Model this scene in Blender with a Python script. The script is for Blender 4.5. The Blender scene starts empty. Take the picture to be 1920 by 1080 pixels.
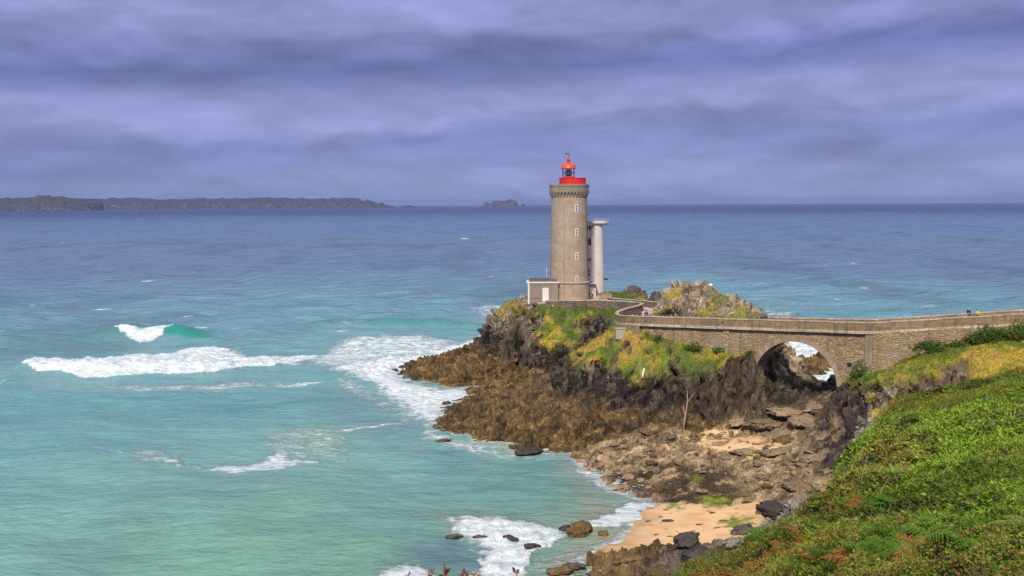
import bpy, bmesh, math, random
import numpy as np
from mathutils import Vector, Matrix

random.seed(7)
rng = np.random.default_rng(7)
S = bpy.context.scene
COL = S.collection
R = math.radians

# ------------------------------------------------------------------ camera
H = 32.0                       # eye height above the water
FOC = 1800.0                   # focal length in pixels of a 1920 wide frame
PITCH = math.atan((540 - 382.8) / FOC)
ROLL = 0.005
fwd = Vector((0, math.cos(PITCH), -math.sin(PITCH)))
rt0 = Vector((1, 0, 0))
up0 = rt0.cross(fwd)
rgt = (rt0 * math.cos(ROLL) - up0 * math.sin(ROLL)).normalized()
upv = rgt.cross(fwd).normalized()
cam_d = bpy.data.cameras.new("camera")
cam_d.sensor_width = 36.0
cam_d.lens = FOC / 1920 * 36.0
cam_d.clip_start = 0.1
cam_d.clip_end = 200000
cam = bpy.data.objects.new("camera", cam_d)
m = Matrix((( rgt.x, upv.x, -fwd.x), (rgt.y, upv.y, -fwd.y), (rgt.z, upv.z, -fwd.z))).to_4x4()
m.translation = (0, 0, H)
cam.matrix_world = m
COL.objects.link(cam)
S.camera = cam

# ------------------------------------------------------------------ light
SUN_EL, SUN_AZ = R(42), R(-168.5)    # azimuth from +Y towards +X of the direction TO the sun
sdir = Vector((math.sin(SUN_AZ) * math.cos(SUN_EL), math.cos(SUN_AZ) * math.cos(SUN_EL), math.sin(SUN_EL)))
sun_d = bpy.data.lights.new("sun", 'SUN')
sun_d.energy = 4.3
sun_d.angle = R(6)
sun_d.color = (1.0, 0.93, 0.82)
sun = bpy.data.objects.new("sun", sun_d)
sun.rotation_euler = sdir.to_track_quat('Z', 'Y').to_euler()
sun.location = (0, 0, 200)
COL.objects.link(sun)

S.view_settings.view_transform = 'Standard'
S.view_settings.look = 'None'
S.view_settings.exposure = 0.0
S.view_settings.gamma = 1.0
S.cycles.max_bounces = 6
S.cycles.diffuse_bounces = 2
S.cycles.glossy_bounces = 2
S.cycles.transmission_bounces = 4
S.cycles.transparent_max_bounces = 6
S.cycles.use_denoising = False
S.cycles.denoiser = 'OPENIMAGEDENOISE'
S.cycles.denoising_input_passes = 'RGB_ALBEDO_NORMAL'
S.cycles.denoising_prefilter = 'ACCURATE'


class NT:
    """small helper round a node tree"""
    def __init__(self, tree):
        self.t = tree
        self.n = tree.nodes
        self.l = tree.links
    def new(self, typ, **kw):
        nd = self.n.new(typ)
        for k, v in kw.items():
            setattr(nd, k, v)
        return nd
    def inp(self, sock, v):
        if isinstance(v, bpy.types.NodeSocket):
            self.l.new(v, sock)
        elif v is not None:
            if hasattr(sock.default_value, '__len__') and isinstance(v, (tuple, list)):
                n = len(sock.default_value)
                v = tuple(v) + (1.0,) * (n - len(v)) if len(v) < n else tuple(v)[:n]
            sock.default_value = v
    def math(self, op, a, b=None, c=None, clamp=False):
        nd = self.new('ShaderNodeMath', operation=op)
        nd.use_clamp = clamp
        self.inp(nd.inputs[0], a)
        if b is not None: self.inp(nd.inputs[1], b)
        if c is not None: self.inp(nd.inputs[2], c)
        return nd.outputs[0]
    def mix(self, f, a, b, blend='MIX'):
        nd = self.new('ShaderNodeMix', data_type='RGBA', blend_type=blend)
        self.inp(nd.inputs['Factor'], f)
        self.inp(nd.inputs[6], a)
        self.inp(nd.inputs[7], b)
        return nd.outputs[2]
    def rng(self, v, a, b, c=0.0, d=1.0, smooth=False):
        nd = self.new('ShaderNodeMapRange')
        nd.interpolation_type = 'SMOOTHSTEP' if smooth else 'LINEAR'
        nd.clamp = True
        self.inp(nd.inputs[0], v)
        for i, x in zip((1, 2, 3, 4), (a, b, c, d)):
            self.inp(nd.inputs[i], x)
        return nd.outputs[0]
    def noise(self, vec, scale, detail=4.0, rough=0.55, dist=0.0):
        nd = self.new('ShaderNodeTexNoise')
        self.inp(nd.inputs['Vector'], vec)
        nd.inputs['Scale'].default_value = scale
        nd.inputs['Detail'].default_value = detail
        nd.inputs['Roughness'].default_value = rough
        nd.inputs['Distortion'].default_value = dist
        return nd.outputs[0]
    def mapping(self, vec, scale=(1, 1, 1), rot=(0, 0, 0), loc=(0, 0, 0)):
        nd = self.new('ShaderNodeMapping')
        self.inp(nd.inputs['Vector'], vec)
        nd.inputs['Scale'].default_value = scale
        nd.inputs['Rotation'].default_value = rot
        nd.inputs['Location'].default_value = loc
        return nd.outputs[0]
    def ramp(self, v, stops, interp='LINEAR'):
        nd = self.new('ShaderNodeValToRGB')
        nd.color_ramp.interpolation = interp
        el = nd.color_ramp.elements
        while len(el) < len(stops): el.new(0.5)
        for e, (p, c) in zip(el, stops):
            e.position = p
            e.color = tuple(c) + (1.0,) if len(c) == 3 else c
        self.inp(nd.inputs[0], v)
        return nd.outputs[0]
    def comb(self, x, y, z):
        nd = self.new('ShaderNodeCombineXYZ')
        for i, v in enumerate((x, y, z)): self.inp(nd.inputs[i], v)
        return nd.outputs[0]
    def sep(self, v):
        nd = self.new('ShaderNodeSeparateXYZ')
        self.inp(nd.inputs[0], v)
        return nd.outputs
    def bump(self, h, strength=0.5, dist=0.1):
        nd = self.new('ShaderNodeBump')
        nd.inputs['Strength'].default_value = strength
        nd.inputs['Distance'].default_value = dist
        self.inp(nd.inputs['Height'], h)
        return nd.outputs[0]


def srgb(r, g, b):
    f = lambda c: (c / 255 / 12.92) if c / 255 <= 0.04045 else ((c / 255 + 0.055) / 1.055) ** 2.4
    return (f(r), f(g), f(b))

# ------------------------------------------------------------------ sky
W = bpy.data.worlds.new("World")
S.world = W
W.use_nodes = True
w = NT(W.node_tree)
w.n.clear()
tc = w.new('ShaderNodeTexCoord').outputs['Generated']
dx, dy, dz = w.sep(tc)
az = w.math('ARCTAN2', dx, dy)                     # radians from straight ahead
el = w.math('ARCSINE', dz)
eld = w.math('MULTIPLY', el, 57.29578)             # degrees of elevation
azd = w.math('MULTIPLY', az, 57.29578)
cl = w.comb(w.math('MULTIPLY', azd, 0.085), w.math('MULTIPLY', eld, 0.30), 3.1)
big = w.noise(cl, 1.0, 2.5, 0.5, 0.1)
cl2 = w.comb(w.math('MULTIPLY', azd, 0.17), w.math('MULTIPLY', eld, 0.46), 7.7)
mid = w.noise(cl2, 1.0, 3.2, 0.46, 0.25)
cl3 = w.comb(w.math('MULTIPLY', azd, 0.02), w.math('MULTIPLY', eld, 0.10), 1.3)
warp = w.math('MULTIPLY_ADD', w.math('SUBTRACT', w.noise(cl3, 1.0, 3, 0.5), 0.5), 3.5, 0.0)
warp2 = w.math('MULTIPLY_ADD', w.math('SUBTRACT', mid, 0.5), 2.2, 0.0)
tilt = w.math('MULTIPLY', azd, -0.035)
ew = w.math('ADD', w.math('ADD', w.math('ADD', eld, warp), warp2), tilt)
base = w.ramp(w.rng(ew, 0.0, 16.0), [
    (0.00, srgb(150, 162, 211)), (0.075, srgb(146, 158, 208)), (0.145, srgb(132, 142, 197)),
    (0.22, srgb(128, 138, 194)), (0.30, srgb(150, 156, 209)), (0.38, srgb(143, 149, 203)), (0.43, srgb(122, 131, 186)),
    (0.49, srgb(104, 114, 169)), (0.545, srgb(118, 126, 181)), (0.61, srgb(140, 144, 198)),
    (0.72, srgb(149, 152, 205)), (0.85, srgb(141, 144, 196)), (1.0, srgb(148, 151, 203))])
var = w.math('MULTIPLY_ADD', w.math('SUBTRACT', big, 0.5), 0.8, 1.0)
var2 = w.math('MULTIPLY_ADD', w.math('SUBTRACT', mid, 0.5), 0.45, 1.0)
midu = w.noise(w.comb(w.math('MULTIPLY', azd, 0.17), w.math('MULTIPLY', w.math('ADD', eld, 0.8), 0.46), 7.7), 1.0, 3.2, 0.46, 0.25)
cl4 = w.comb(w.math('MULTIPLY', azd, 0.34), w.math('MULTIPLY', eld, 1.0), 11.1)
cl5 = w.comb(w.math('MULTIPLY', azd, 0.34), w.math('MULTIPLY', w.math('ADD', eld, 0.45), 1.0), 11.1)
rel = w.math('SUBTRACT', mid, midu)
rel2 = w.math('SUBTRACT', w.noise(cl4, 1.0, 4.5, 0.5, 0.35), w.noise(cl5, 1.0, 4.5, 0.5, 0.35))
relief = w.math('MULTIPLY_ADD', rel, 0.45, w.math('MULTIPLY_ADD', rel2, 0.22, 1.0))
vv = w.math('MULTIPLY', relief, w.math('MULTIPLY', w.math('MULTIPLY', var, var2), 1.03))
clouds = w.mix(1.0, base, w.comb(vv, vv, vv), 'MULTIPLY')
# overhead the cloud is thinner and brighter
over = w.mix(w.rng(eld, 14.0, 45.0, 0, 1, True), clouds, (0.44, 0.45, 0.55))
sea_side = w.mix(w.rng(eld, -3.0, -0.2), (0.10, 0.16, 0.27), over)
sky = w.new('ShaderNodeTexSky', sky_type='NISHITA')
sky.sun_disc = False
sky.sun_elevation = SUN_EL
sky.sun_rotation = SUN_AZ
bg1 = w.new('ShaderNodeBackground'); w.inp(bg1.inputs[0], sky.outputs[0]); bg1.inputs[1].default_value = 0.06
bg2 = w.new('ShaderNodeBackground'); w.inp(bg2.inputs[0], sea_side); bg2.inputs[1].default_value = 1.0
mx = w.new('ShaderNodeMixShader'); mx.inputs[0].default_value = 0.93
w.l.new(bg1.outputs[0], mx.inputs[1]); w.l.new(bg2.outputs[0], mx.inputs[2])
wo = w.new('ShaderNodeOutputWorld'); w.l.new(mx.outputs[0], wo.inputs[0])

# ------------------------------------------------------------------ pixel helpers (1920x1080 pixels -> points in the place)
def ray(px, py):
    return (fwd * FOC + rgt * (px - 960) + upv * (540 - py))
def at_d(px, py, D):
    d = ray(px, py); k = D / d.y
    return Vector((d.x * k, D, H + d.z * k))
def at_z(px, py, z):
    d = ray(px, py); k = (z - H) / d.z
    return Vector((d.x * k, d.y * k, z))

# ------------------------------------------------------------------ noise in numpy
_perm = np.random.default_rng(99).integers(0, 2**31, size=4096).astype(np.int64)
def _h(ix, iy, iz):
    a = (ix * 73856093) ^ (iy * 19349663) ^ (iz * 83492791)
    return (_perm[a & 4095] & 0xFFFF) / 65535.0
def vnoise(x, y, z):
    ix, iy, iz = np.floor(x).astype(np.int64), np.floor(y).astype(np.int64), np.floor(z).astype(np.int64)
    fx, fy, fz = x - ix, y - iy, z - iz
    fx = fx * fx * fx * (fx * (fx * 6 - 15) + 10); fy = fy * fy * fy * (fy * (fy * 6 - 15) + 10); fz = fz * fz * fz * (fz * (fz * 6 - 15) + 10)
    r = 0
    for a in (0, 1):
        wx = fx if a else 1 - fx
        for b in (0, 1):
            wy = fy if b else 1 - fy
            for c in (0, 1):
                wz = fz if c else 1 - fz
                r = r + wx * wy * wz * _h(ix + a, iy + b, iz + c)
    return r * 2 - 1
def fbm(x, y, z=0.0, octv=4, gain=0.5):
    x = np.asarray(x, float); z = np.zeros_like(x) + z
    s, a, t = 0, 1.0, 0
    c, sn = math.cos(0.6), math.sin(0.6)
    for i in range(octv):
        s = s + a * vnoise(x + i * 17.3, y - i * 9.1, z + i * 4.7); t += a
        a *= gain
        x, y = (x * c - y * sn) * 2.03, (x * sn + y * c) * 2.03
        z = z * 2.03
    return s / t
def ridged(x, y, z=0.0, octv=4, gain=0.5):
    x = np.asarray(x, float); z = np.zeros_like(x) + z
    s, a, t = 0, 1.0, 0
    c, sn = math.cos(0.7), math.sin(0.7)
    for i in range(octv):
        s = s + a * (1 - np.abs(vnoise(x + i * 31.7, y + i * 11.9, z + i * 3.3)) * 2); t += a
        a *= gain
        x, y = (x * c - y * sn) * 2.1, (x * sn + y * c) * 2.1
        z = z * 2.1
    return s / t
def worley(x, y, z):
    """nearest cell: (F1, F2-F1, cell random, offset to the cell centre)"""
    ix, iy, iz = np.floor(x).astype(np.int64), np.floor(y).astype(np.int64), np.floor(z).astype(np.int64)
    f1 = np.full(x.shape, 9.0); f2 = np.full(x.shape, 9.0); rid = np.zeros(x.shape); tx = np.zeros(x.shape); ty = np.zeros(x.shape); tz = np.zeros(x.shape)
    for a in (-1, 0, 1):
        for b in (-1, 0, 1):
            for c in (-1, 0, 1):
                jx, jy, jz = ix + a, iy + b, iz + c
                px, py, pz = jx + _h(jx, jy, jz), jy + _h(jx + 91, jy - 37, jz + 5), jz + _h(jx - 13, jy + 71, jz + 29)
                ex, ey, ez = x - px, y - py, z - pz
                d = ex * ex + ey * ey + ez * ez
                n_ = d < f1
                f2 = np.where(n_, f1, np.minimum(f2, d)); f1 = np.where(n_, d, f1)
                rid = np.where(n_, _h(jx + 7, jy + 3, jz - 11), rid)
                tx, ty, tz = np.where(n_, ex, tx), np.where(n_, ey, ty), np.where(n_, ez, tz)
    return np.sqrt(f1), np.sqrt(f2) - np.sqrt(f1), rid, tx, ty, tz
def blocks(x, y, z, tilt=.9):
    f1, ed, r, tx, ty, tz = worley(x, y, z)
    a = r * 40.0
    h = (r - .5) + tilt * (tx * np.cos(a) + ty * np.sin(a) + tz * np.cos(a * 1.7) * .6)
    return h - .60 * np.clip(1 - ed * 8, 0, 1), r
def sst(a, b, x):
    t = np.clip((x - a) / (b - a), 0, 1)
    return t * t * (3 - 2 * t)

# ------------------------------------------------------------------ object helpers
def tag(o, label=None, cat=None, group=None, kind=None):
    if label: o['label'] = label
    if cat: o['category'] = cat
    if group: o['group'] = group
    if kind: o['kind'] = kind
    return o
def empty(name, loc, rz=0.0, label=None, cat=None, group=None):
    o = bpy.data.objects.new(name, None)
    COL.objects.link(o)
    o.location = loc
    o.rotation_euler = (0, 0, rz)
    o.empty_display_size = 0.3
    return tag(o, label, cat, group)
def copy_tree(o, parent=None):
    c = o.copy(); COL.objects.link(c)
    if parent is not None: c.parent = parent
    for ch in list(o.children): copy_tree(ch, c)
    return c

class MB:
    """collects vertices and faces (with uv in metres) and links them as one mesh"""
    def __init__(self):
        self.v, self.f, self.uv, self.sm = [], [], [], []
    def add(self, verts, faces, uvs=None, smooth=False):
        o = len(self.v)
        self.v += [tuple(p) for p in verts]
        for i, f in enumerate(faces):
            self.f.append(tuple(o + k for k in f))
            self.uv.append(uvs[i] if uvs else None)
            self.sm.append(smooth)
        return self
    def box(self, c, s, rz=0.0, taper=1.0):
        cx, cy, cz = c; sx, sy, sz = (k / 2 for k in s)
        cr, sr = math.cos(rz), math.sin(rz)
        vs = []
        for zz in (-1, 1):
            t = taper if zz > 0 else 1.0
            for a, b in ((-1, -1), (1, -1), (1, 1), (-1, 1)):
                x, y = a * sx * t, b * sy * t
                vs.append((cx + x * cr - y * sr, cy + x * sr + y * cr, cz + zz * sz))
        return self.add(vs, [(3, 2, 1, 0), (4, 5, 6, 7), (0, 1, 5, 4), (1, 2, 6, 5), (2, 3, 7, 6), (3, 0, 4, 7)])
    def prism(self, poly, z0, z1, scale_top=1.0):
        n = len(poly)
        cx = sum(p[0] for p in poly) / n; cy = sum(p[1] for p in poly) / n
        vs = [(p[0], p[1], z0) for p in poly] + [(cx + (p[0] - cx) * scale_top, cy + (p[1] - cy) * scale_top, z1) for p in poly]
        fs = [tuple(range(n - 1, -1, -1)), tuple(range(n, 2 * n))]
        fs += [(i, (i + 1) % n, n + (i + 1) % n, n + i) for i in range(n)]
        return self.add(vs, fs)
    def lathe(self, prof, c=(0, 0, 0), seg=48, a0=0.0, a1=2 * math.pi, smooth=True, caps=True):
        full = abs(a1 - a0 - 2 * math.pi) < 1e-6
        ns = seg if full else seg + 1
        vs = []
        for r, z in prof:
            for k in range(ns):
                a = a0 + (a1 - a0) * k / seg
                vs.append((c[0] + r * math.cos(a), c[1] + r * math.sin(a), c[2] + z))
        rr = max(r for r, z in prof)
        fs, us = [], []
        acc = [0.0]
        for i in range(1, len(prof)):
            acc.append(acc[-1] + math.hypot(prof[i][0] - prof[i - 1][0], prof[i][1] - prof[i - 1][1]))
        for i in range(len(prof) - 1):
            for k in range(seg):
                k2 = (k + 1) % ns if full else k + 1
                fs.append((i * ns + k, i * ns + k2, (i + 1) * ns + k2, (i + 1) * ns + k))
                u0, u1 = (a1 - a0) * k / seg * rr, (a1 - a0) * (k + 1) / seg * rr
                us.append([(u0, acc[i]), (u1, acc[i]), (u1, acc[i + 1]), (u0, acc[i + 1])])
        self.add(vs, fs, us, smooth)
        if caps and full:
            o = len(self.v) - len(vs)
            for i, rev in ((0, True), (len(prof) - 1, False)):
                if prof[i][0] > 1e-4:
                    ids = [o + i * ns + k for k in range(ns)]
                    self.f.append(tuple(reversed(ids)) if rev else tuple(ids)); self.uv.append(None); self.sm.append(False)
        return self
    def tube(self, pts, rad, seg=6, smooth=True):
        pts = [Vector(p) for p in pts]
        n = len(pts)
        rs = rad if isinstance(rad, (list, tuple)) else [rad] * n
        vs = []
        for i, p in enumerate(pts):
            d = (pts[min(i + 1, n - 1)] - pts[max(i - 1, 0)]).normalized()
            a = d.orthogonal().normalized(); b = d.cross(a)
            if i and a.dot(pa) < 0.99:
                a = (pa - d * pa.dot(d)).normalized(); b = d.cross(a)
            pa = a
            for k in range(seg):
                t = 2 * math.pi * k / seg
                vs.append(p + (a * math.cos(t) + b * math.sin(t)) * rs[i])
        fs = [(i * seg + k, i * seg + (k + 1) % seg, (i + 1) * seg + (k + 1) % seg, (i + 1) * seg + k) for i in range(n - 1) for k in range(seg)]
        fs += [tuple(range(seg - 1, -1, -1)), tuple((n - 1) * seg + k for k in range(seg))]
        return self.add(vs, fs, None, smooth)
    def build(self, name, mat, parent=None, bevel=0.0):
        me = bpy.data.meshes.new(name)
        me.from_pydata(self.v, [], self.f)
        uvl = me.uv_layers.new(name="UVMap")
        for p, uv in zip(me.polygons, self.uv):
            if uv is not None:
                for li, t in zip(p.loop_indices, uv): uvl.data[li].uv = t
            else:
                n = p.normal
                if abs(n.z) > 0.8:
                    for li in p.loop_indices:
                        co = me.vertices[me.loops[li].vertex_index].co
                        uvl.data[li].uv = (co.x, co.y)
                else:
                    t = Vector((-n.y, n.x, 0)).normalized()
                    for li in p.loop_indices:
                        co = me.vertices[me.loops[li].vertex_index].co
                        uvl.data[li].uv = (co.x * t.x + co.y * t.y, co.z)
        me.polygons.foreach_set('use_smooth', self.sm)
        me.materials.append(mat)
        o = bpy.data.objects.new(name, me)
        COL.objects.link(o)
        if parent is not None: o.parent = parent
        if bevel > 0:
            b = o.modifiers.new('bevel', 'BEVEL'); b.width = bevel; b.segments = 2; b.limit_method = 'ANGLE'
        return o

def np_mesh(name, V, F, mat=None, smooth=True, cols=None, attrs=None):
    """mesh from numpy arrays; F is (n,4) or (n,3)"""
    me = bpy.data.meshes.new(name)
    k = F.shape[1]
    me.vertices.add(len(V)); me.vertices.foreach_set('co', np.ascontiguousarray(V, np.float32).ravel())
    me.loops.add(F.size); me.loops.foreach_set('vertex_index', np.ascontiguousarray(F, np.int32).ravel())
    me.polygons.add(len(F)); me.polygons.foreach_set('loop_start', np.arange(0, F.size, k, dtype=np.int32))
    me.update(calc_edges=True)
    me.polygons.foreach_set('use_smooth', np.full(len(F), smooth))
    if cols is not None:
        a = me.attributes.new('col', 'FLOAT_COLOR', 'POINT')
        c4 = np.ones((len(V), 4), np.float32); c4[:, :3] = cols
        a.data.foreach_set('color', c4.ravel())
    for nm, arr in (attrs or {}).items():
        a = me.attributes.new(nm, 'FLOAT', 'POINT'); a.data.foreach_set('value', np.ascontiguousarray(arr, np.float32))
    if mat: me.materials.append(mat)
    o = bpy.data.objects.new(name, me)
    COL.objects.link(o)
    return o

# ------------------------------------------------------------------ materials
def material(name):
    mt = bpy.data.materials.new(name); mt.use_nodes = True
    t = NT(mt.node_tree)
    return mt, t, t.n['Principled BSDF']
def plain(name, colr, rough=0.6, metal=0.0, var=0.15, scale=3.0, bump=0.15):
    mt, t, b = material(name)
    oc = t.new('ShaderNodeTexCoord').outputs['Object']
    nz = t.noise(oc, scale, 5, 0.6)
    f = t.math('MULTIPLY_ADD', t.math('SUBTRACT', nz, 0.5), var * 3, 1.0)
    t.inp(b.inputs['Base Color'], t.mix(1.0, colr, t.comb(f, f, f), 'MULTIPLY'))
    b.inputs['Roughness'].default_value = rough
    b.inputs['Metallic'].default_value = metal
    if bump: t.inp(b.inputs['Normal'], t.bump(t.noise(oc, scale * 8, 3), bump, 0.02))
    return mt
def rubble(name, c1, c2, dark, sx, sy, stain, stain_amt, tint2):
    mt, t, b = material(name)
    uv = t.new('ShaderNodeTexCoord').outputs['UV']
    ob = t.new('ShaderNodeNewGeometry').outputs['Position']
    p = t.mapping(uv, (sx, sy, 1))
    v1 = t.new('ShaderNodeTexVoronoi', feature='F1'); t.inp(v1.inputs['Vector'], p); v1.inputs['Scale'].default_value = 1.0; v1.inputs['Randomness'].default_value = .85
    v2 = t.new('ShaderNodeTexVoronoi', feature='DISTANCE_TO_EDGE'); t.inp(v2.inputs['Vector'], p); v2.inputs['Scale'].default_value = 1.0; v2.inputs['Randomness'].default_value = .85
    r_ = t.sep(v1.outputs['Color'])[0]
    n1 = t.noise(ob, 0.35, 6, 0.65); n2 = t.noise(ob, 4.5, 5, 0.7)
    vert = t.noise(t.mapping(ob, (1.1, 1.1, 0.16)), 1.0, 5, 0.6)
    c = t.mix(r_, c1, c2)
    c = t.mix(t.rng(n1, 0.42, 0.66), c, t.mix(0.7, c, tint2))
    c = t.mix(t.math('MULTIPLY', t.rng(vert, 0.5, 0.72), stain_amt), c, stain)
    c = t.mix(t.rng(v2.outputs['Distance'], 0.0, 0.09, .55, 0), c, dark)
    f = t.math('MULTIPLY_ADD', t.math('SUBTRACT', n2, 0.5), 1.7, 1.0)
    t.inp(b.inputs['Base Color'], t.mix(1.0, c, t.comb(f, f, f), 'MULTIPLY'))
    b.inputs['Roughness'].default_value = 0.9; b.inputs['Specular IOR Level'].default_value = 0.2
    h = t.math('ADD', t.math('MULTIPLY', t.rng(v2.outputs['Distance'], 0, .16), .8), t.math('MULTIPLY_ADD', r_, .35, n2))
    t.inp(b.inputs['Normal'], t.bump(h, 0.9, 0.07))
    return mt
def masonry(name, c1, c2, mortar, bw, bh, stain=(0.12, 0.09, 0.05), stain_amt=0.5, msize=0.02, bump=0.5, tint2=None, warp=0.05, mott=0.9):
    mt, t, b = material(name)
    uv = t.new('ShaderNodeTexCoord').outputs['UV']
    ob = t.new('ShaderNodeNewGeometry').outputs['Position']
    wv = t.new('ShaderNodeVectorMath', operation='MULTIPLY_ADD')
    nzv = t.new('ShaderNodeTexNoise'); t.inp(nzv.inputs['Vector'], uv); nzv.inputs['Scale'].default_value = 2.5
    t.inp(wv.inputs[0], nzv.outputs['Color']); wv.inputs[1].default_value = (warp, warp, 0); t.inp(wv.inputs[2], uv)
    br = t.new('ShaderNodeTexBrick')
    t.inp(br.inputs['Vector'], wv.outputs[0])
    t.inp(br.inputs['Color1'], c1); t.inp(br.inputs['Color2'], c2); t.inp(br.inputs['Mortar'], mortar)
    br.inputs['Scale'].default_value = 1.0
    br.inputs['Brick Width'].default_value = bw; br.inputs['Row Height'].default_value = bh
    br.inputs['Mortar Size'].default_value = msize; br.inputs['Mortar Smooth'].default_value = 0.3
    br.inputs['Bias'].default_value = -0.1
    n1 = t.noise(ob, 0.35, 6, 0.65)
    n2 = t.noise(ob, 4.0, 4, 0.7)
    vert = t.noise(t.mapping(ob, (1.2, 1.2, 0.18)), 1.0, 5, 0.6)
    c = br.outputs[0]
    if tint2: c = t.mix(t.rng(n1, 0.45, 0.65), c, t.mix(0.65, c, tint2))
    c = t.mix(t.math('MULTIPLY', t.rng(vert, 0.52, 0.72), stain_amt), c, stain)
    f = t.math('MULTIPLY_ADD', t.math('SUBTRACT', n2, 0.5), mott, 1.0)
    c = t.mix(1.0, c, t.comb(f, f, f), 'MULTIPLY')
    t.inp(b.inputs['Base Color'], c)
    b.inputs['Roughness'].default_value = 0.85
    b.inputs['Specular IOR Level'].default_value = 0.25
    hgt = t.math('MULTIPLY_ADD', br.outputs['Fac'], -1.0, n2)
    t.inp(b.inputs['Normal'], t.bump(hgt, bump, 0.05))
    return mt

M = {}
M['granite'] = masonry('granite', (0.40, 0.295, 0.21), (0.315, 0.232, 0.165), (0.36, 0.275, 0.205), 1.1, 0.45, (0.22, 0.175, 0.135), 0.45, 0.018, 0.3, (0.42, 0.35, 0.28), 0.01, 1.0)
M['granite_dark'] = masonry('granite_dark', (0.27, 0.22, 0.16), (0.21, 0.17, 0.125), (0.2, 0.17, 0.13), 0.9, 0.4, (0.15, 0.13, 0.1), 0.5, 0.016, 0.3, (0.30, 0.26, 0.205), 0.02, 1.1)
M['rubble'] = rubble('rubble_masonry', (0.46, 0.33, 0.18), (0.27, 0.18, 0.10), (0.10, 0.07, 0.045), 1.7, 4.2, (0.12, 0.09, 0.065), 0.5, (0.37, 0.30, 0.215))
M['parapet'] = masonry('parapet_stone', (0.28, 0.19, 0.105), (0.16, 0.11, 0.065), (0.33, 0.25, 0.165), 1.0, 0.8, (0.09, 0.07, 0.05), 0.65, 0.028, 0.6, (0.28, 0.22, 0.135), 0.1, 1.7)
M['wallstone'] = rubble('dark_wall_stone', (0.25, 0.18, 0.12), (0.13, 0.10, 0.075), (0.06, 0.05, 0.04), 1.6, 3.6, (0.06, 0.055, 0.05), 0.7, (0.20, 0.17, 0.14))
M['coping'] = masonry('coping_stone', (0.56, 0.46, 0.36), (0.40, 0.32, 0.24), (0.16, 0.13, 0.1), 1.1, 0.6, (0.17, 0.14, 0.11), 0.75, 0.03, 0.4, (0.36, 0.30, 0.23), 0.05, 1.4)
M['voussoir'] = masonry('arch_stone', (0.32, 0.245, 0.165), (0.22, 0.165, 0.11), (0.24, 0.19, 0.14), 0.5, 2.0, (0.16, 0.12, 0.09), 0.5, 0.02, 0.4, (0.4, 0.33, 0.25), 0.03)
M['white_paint'] = plain('white_paint', (0.70, 0.66, 0.62), 0.6, 0, 0.06, 1.0, 0.1)
M['cream_render'] = masonry('stained_white_render', (0.62, 0.53, 0.50), (0.60, 0.515, 0.485), (0.61, 0.52, 0.49), 3.0, 3.0, (0.36, 0.26, 0.22), 0.6, 0.004, 0.05, (0.67, 0.61, 0.60), 0.0, 0.2)
M['red'] = plain('red_paint', (0.62, 0.018, 0.010), 0.45, 0, 0.08, 2.0, 0.05)
M['red_dome'] = plain('orange_red_paint', (0.78, 0.085, 0.02), 0.4, 0, 0.08, 2.0, 0.05)
M['dark_metal'] = plain('dark_metal', (0.05, 0.05, 0.055), 0.5, 0.6, 0.1)
M['dark_open'] = plain('dark_glass', (0.015, 0.016, 0.02), 0.25, 0, 0.05)
M['roof_dark'] = plain('dark_roofing', (0.10, 0.075, 0.065), 0.8, 0, 0.2)
M['shutter'] = plain('faded_shutter', (0.27, 0.19, 0.16), 0.7, 0, 0.15)
M['concrete'] = plain('weathered_concrete', (0.36, 0.33, 0.26), 0.9, 0, 0.2, 2.0, 0.4)
M['gravel'] = plain('path_gravel', (0.50, 0.37, 0.30), 0.95, 0, 0.12, 2.0, 0.5)
M['driftwood'] = plain('bleached_wood', (0.36, 0.25, 0.17), 0.85, 0, 0.2, 3.0, 0.4)
mt, t, b = material('lantern_glass')
b.inputs['Base Color'].default_value = (0.9, 0.95, 0.97, 1)
b.inputs['Roughness'].default_value = 0.03
b.inputs['Transmission Weight'].default_value = 1.0
b.inputs['IOR'].default_value = 1.02
M['glass'] = mt
mt, t, b = material('fresnel_lens')
b.inputs['Base Color'].default_value = (0.25, 0.28, 0.27, 1); b.inputs['Roughness'].default_value = 0.1; b.inputs['Metallic'].default_value = 0.5
M['lens'] = mt

# ------------------------------------------------------------------ lines of the walls and the path (plan)
BA = R(38)                                  # the bridge runs away to the left
bdir = Vector((-math.cos(BA), math.sin(BA), 0)); bnor = Vector((math.sin(BA), math.cos(BA), 0))
K = at_d(1637, 604, 118)                    # where the front parapet bends
def bpt(s, off=0.0):
    return Vector((K.x + bdir.x * s + bnor.x * off, K.y + bdir.y * s + bnor.y * off))
R1 = at_d(1920, 587, 113.5); R2 = at_d(2200, 574, 107)
near = [(R2.x, R2.y, R2.z), (R1.x, R1.y, R1.z), (K.x, K.y, K.z)]
for s, px, py in ((9.5, 1490, 600.5), (21.9, 1330, 596), (28.5, 1250, 593.5), (33.0, 1197, 592)):
    q = bpt(s); zz = at_d(px, py, q.y).z
    near.append((q.x, q.y, zz))
def ln(px, py, D):
    q = at_d(px, py, D); return (q.x, q.y, q.z)
near_bend = [ln(1172, 591, 140.8), ln(1160, 589.5, 143), ln(1158, 586.5, 146), ln(1165, 581.5, 149.5), ln(1181, 576.5, 153), ln(1199, 572.5, 156.5),
             ln(1207, 569.5, 159.5), ln(1203, 566.8, 162.5), ln(1183, 564.5, 165), ln(1150, 563, 166.5), ln(1115, 562, 167.2), ln(1070, 562.5, 167.5), ln(1023, 563, 168)]
far1 = [(R2.x + 0.6, R2.y + 3.4, R2.z), (R1.x + 0.7, R1.y + 3.4, R1.z)] + [(bpt(s, 3.4).x, bpt(s, 3.4).y, z) for s, z in ((0.8, K.z), (9.5, near[3][2]), (15.0, near[3][2] - 0.2))]
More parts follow.
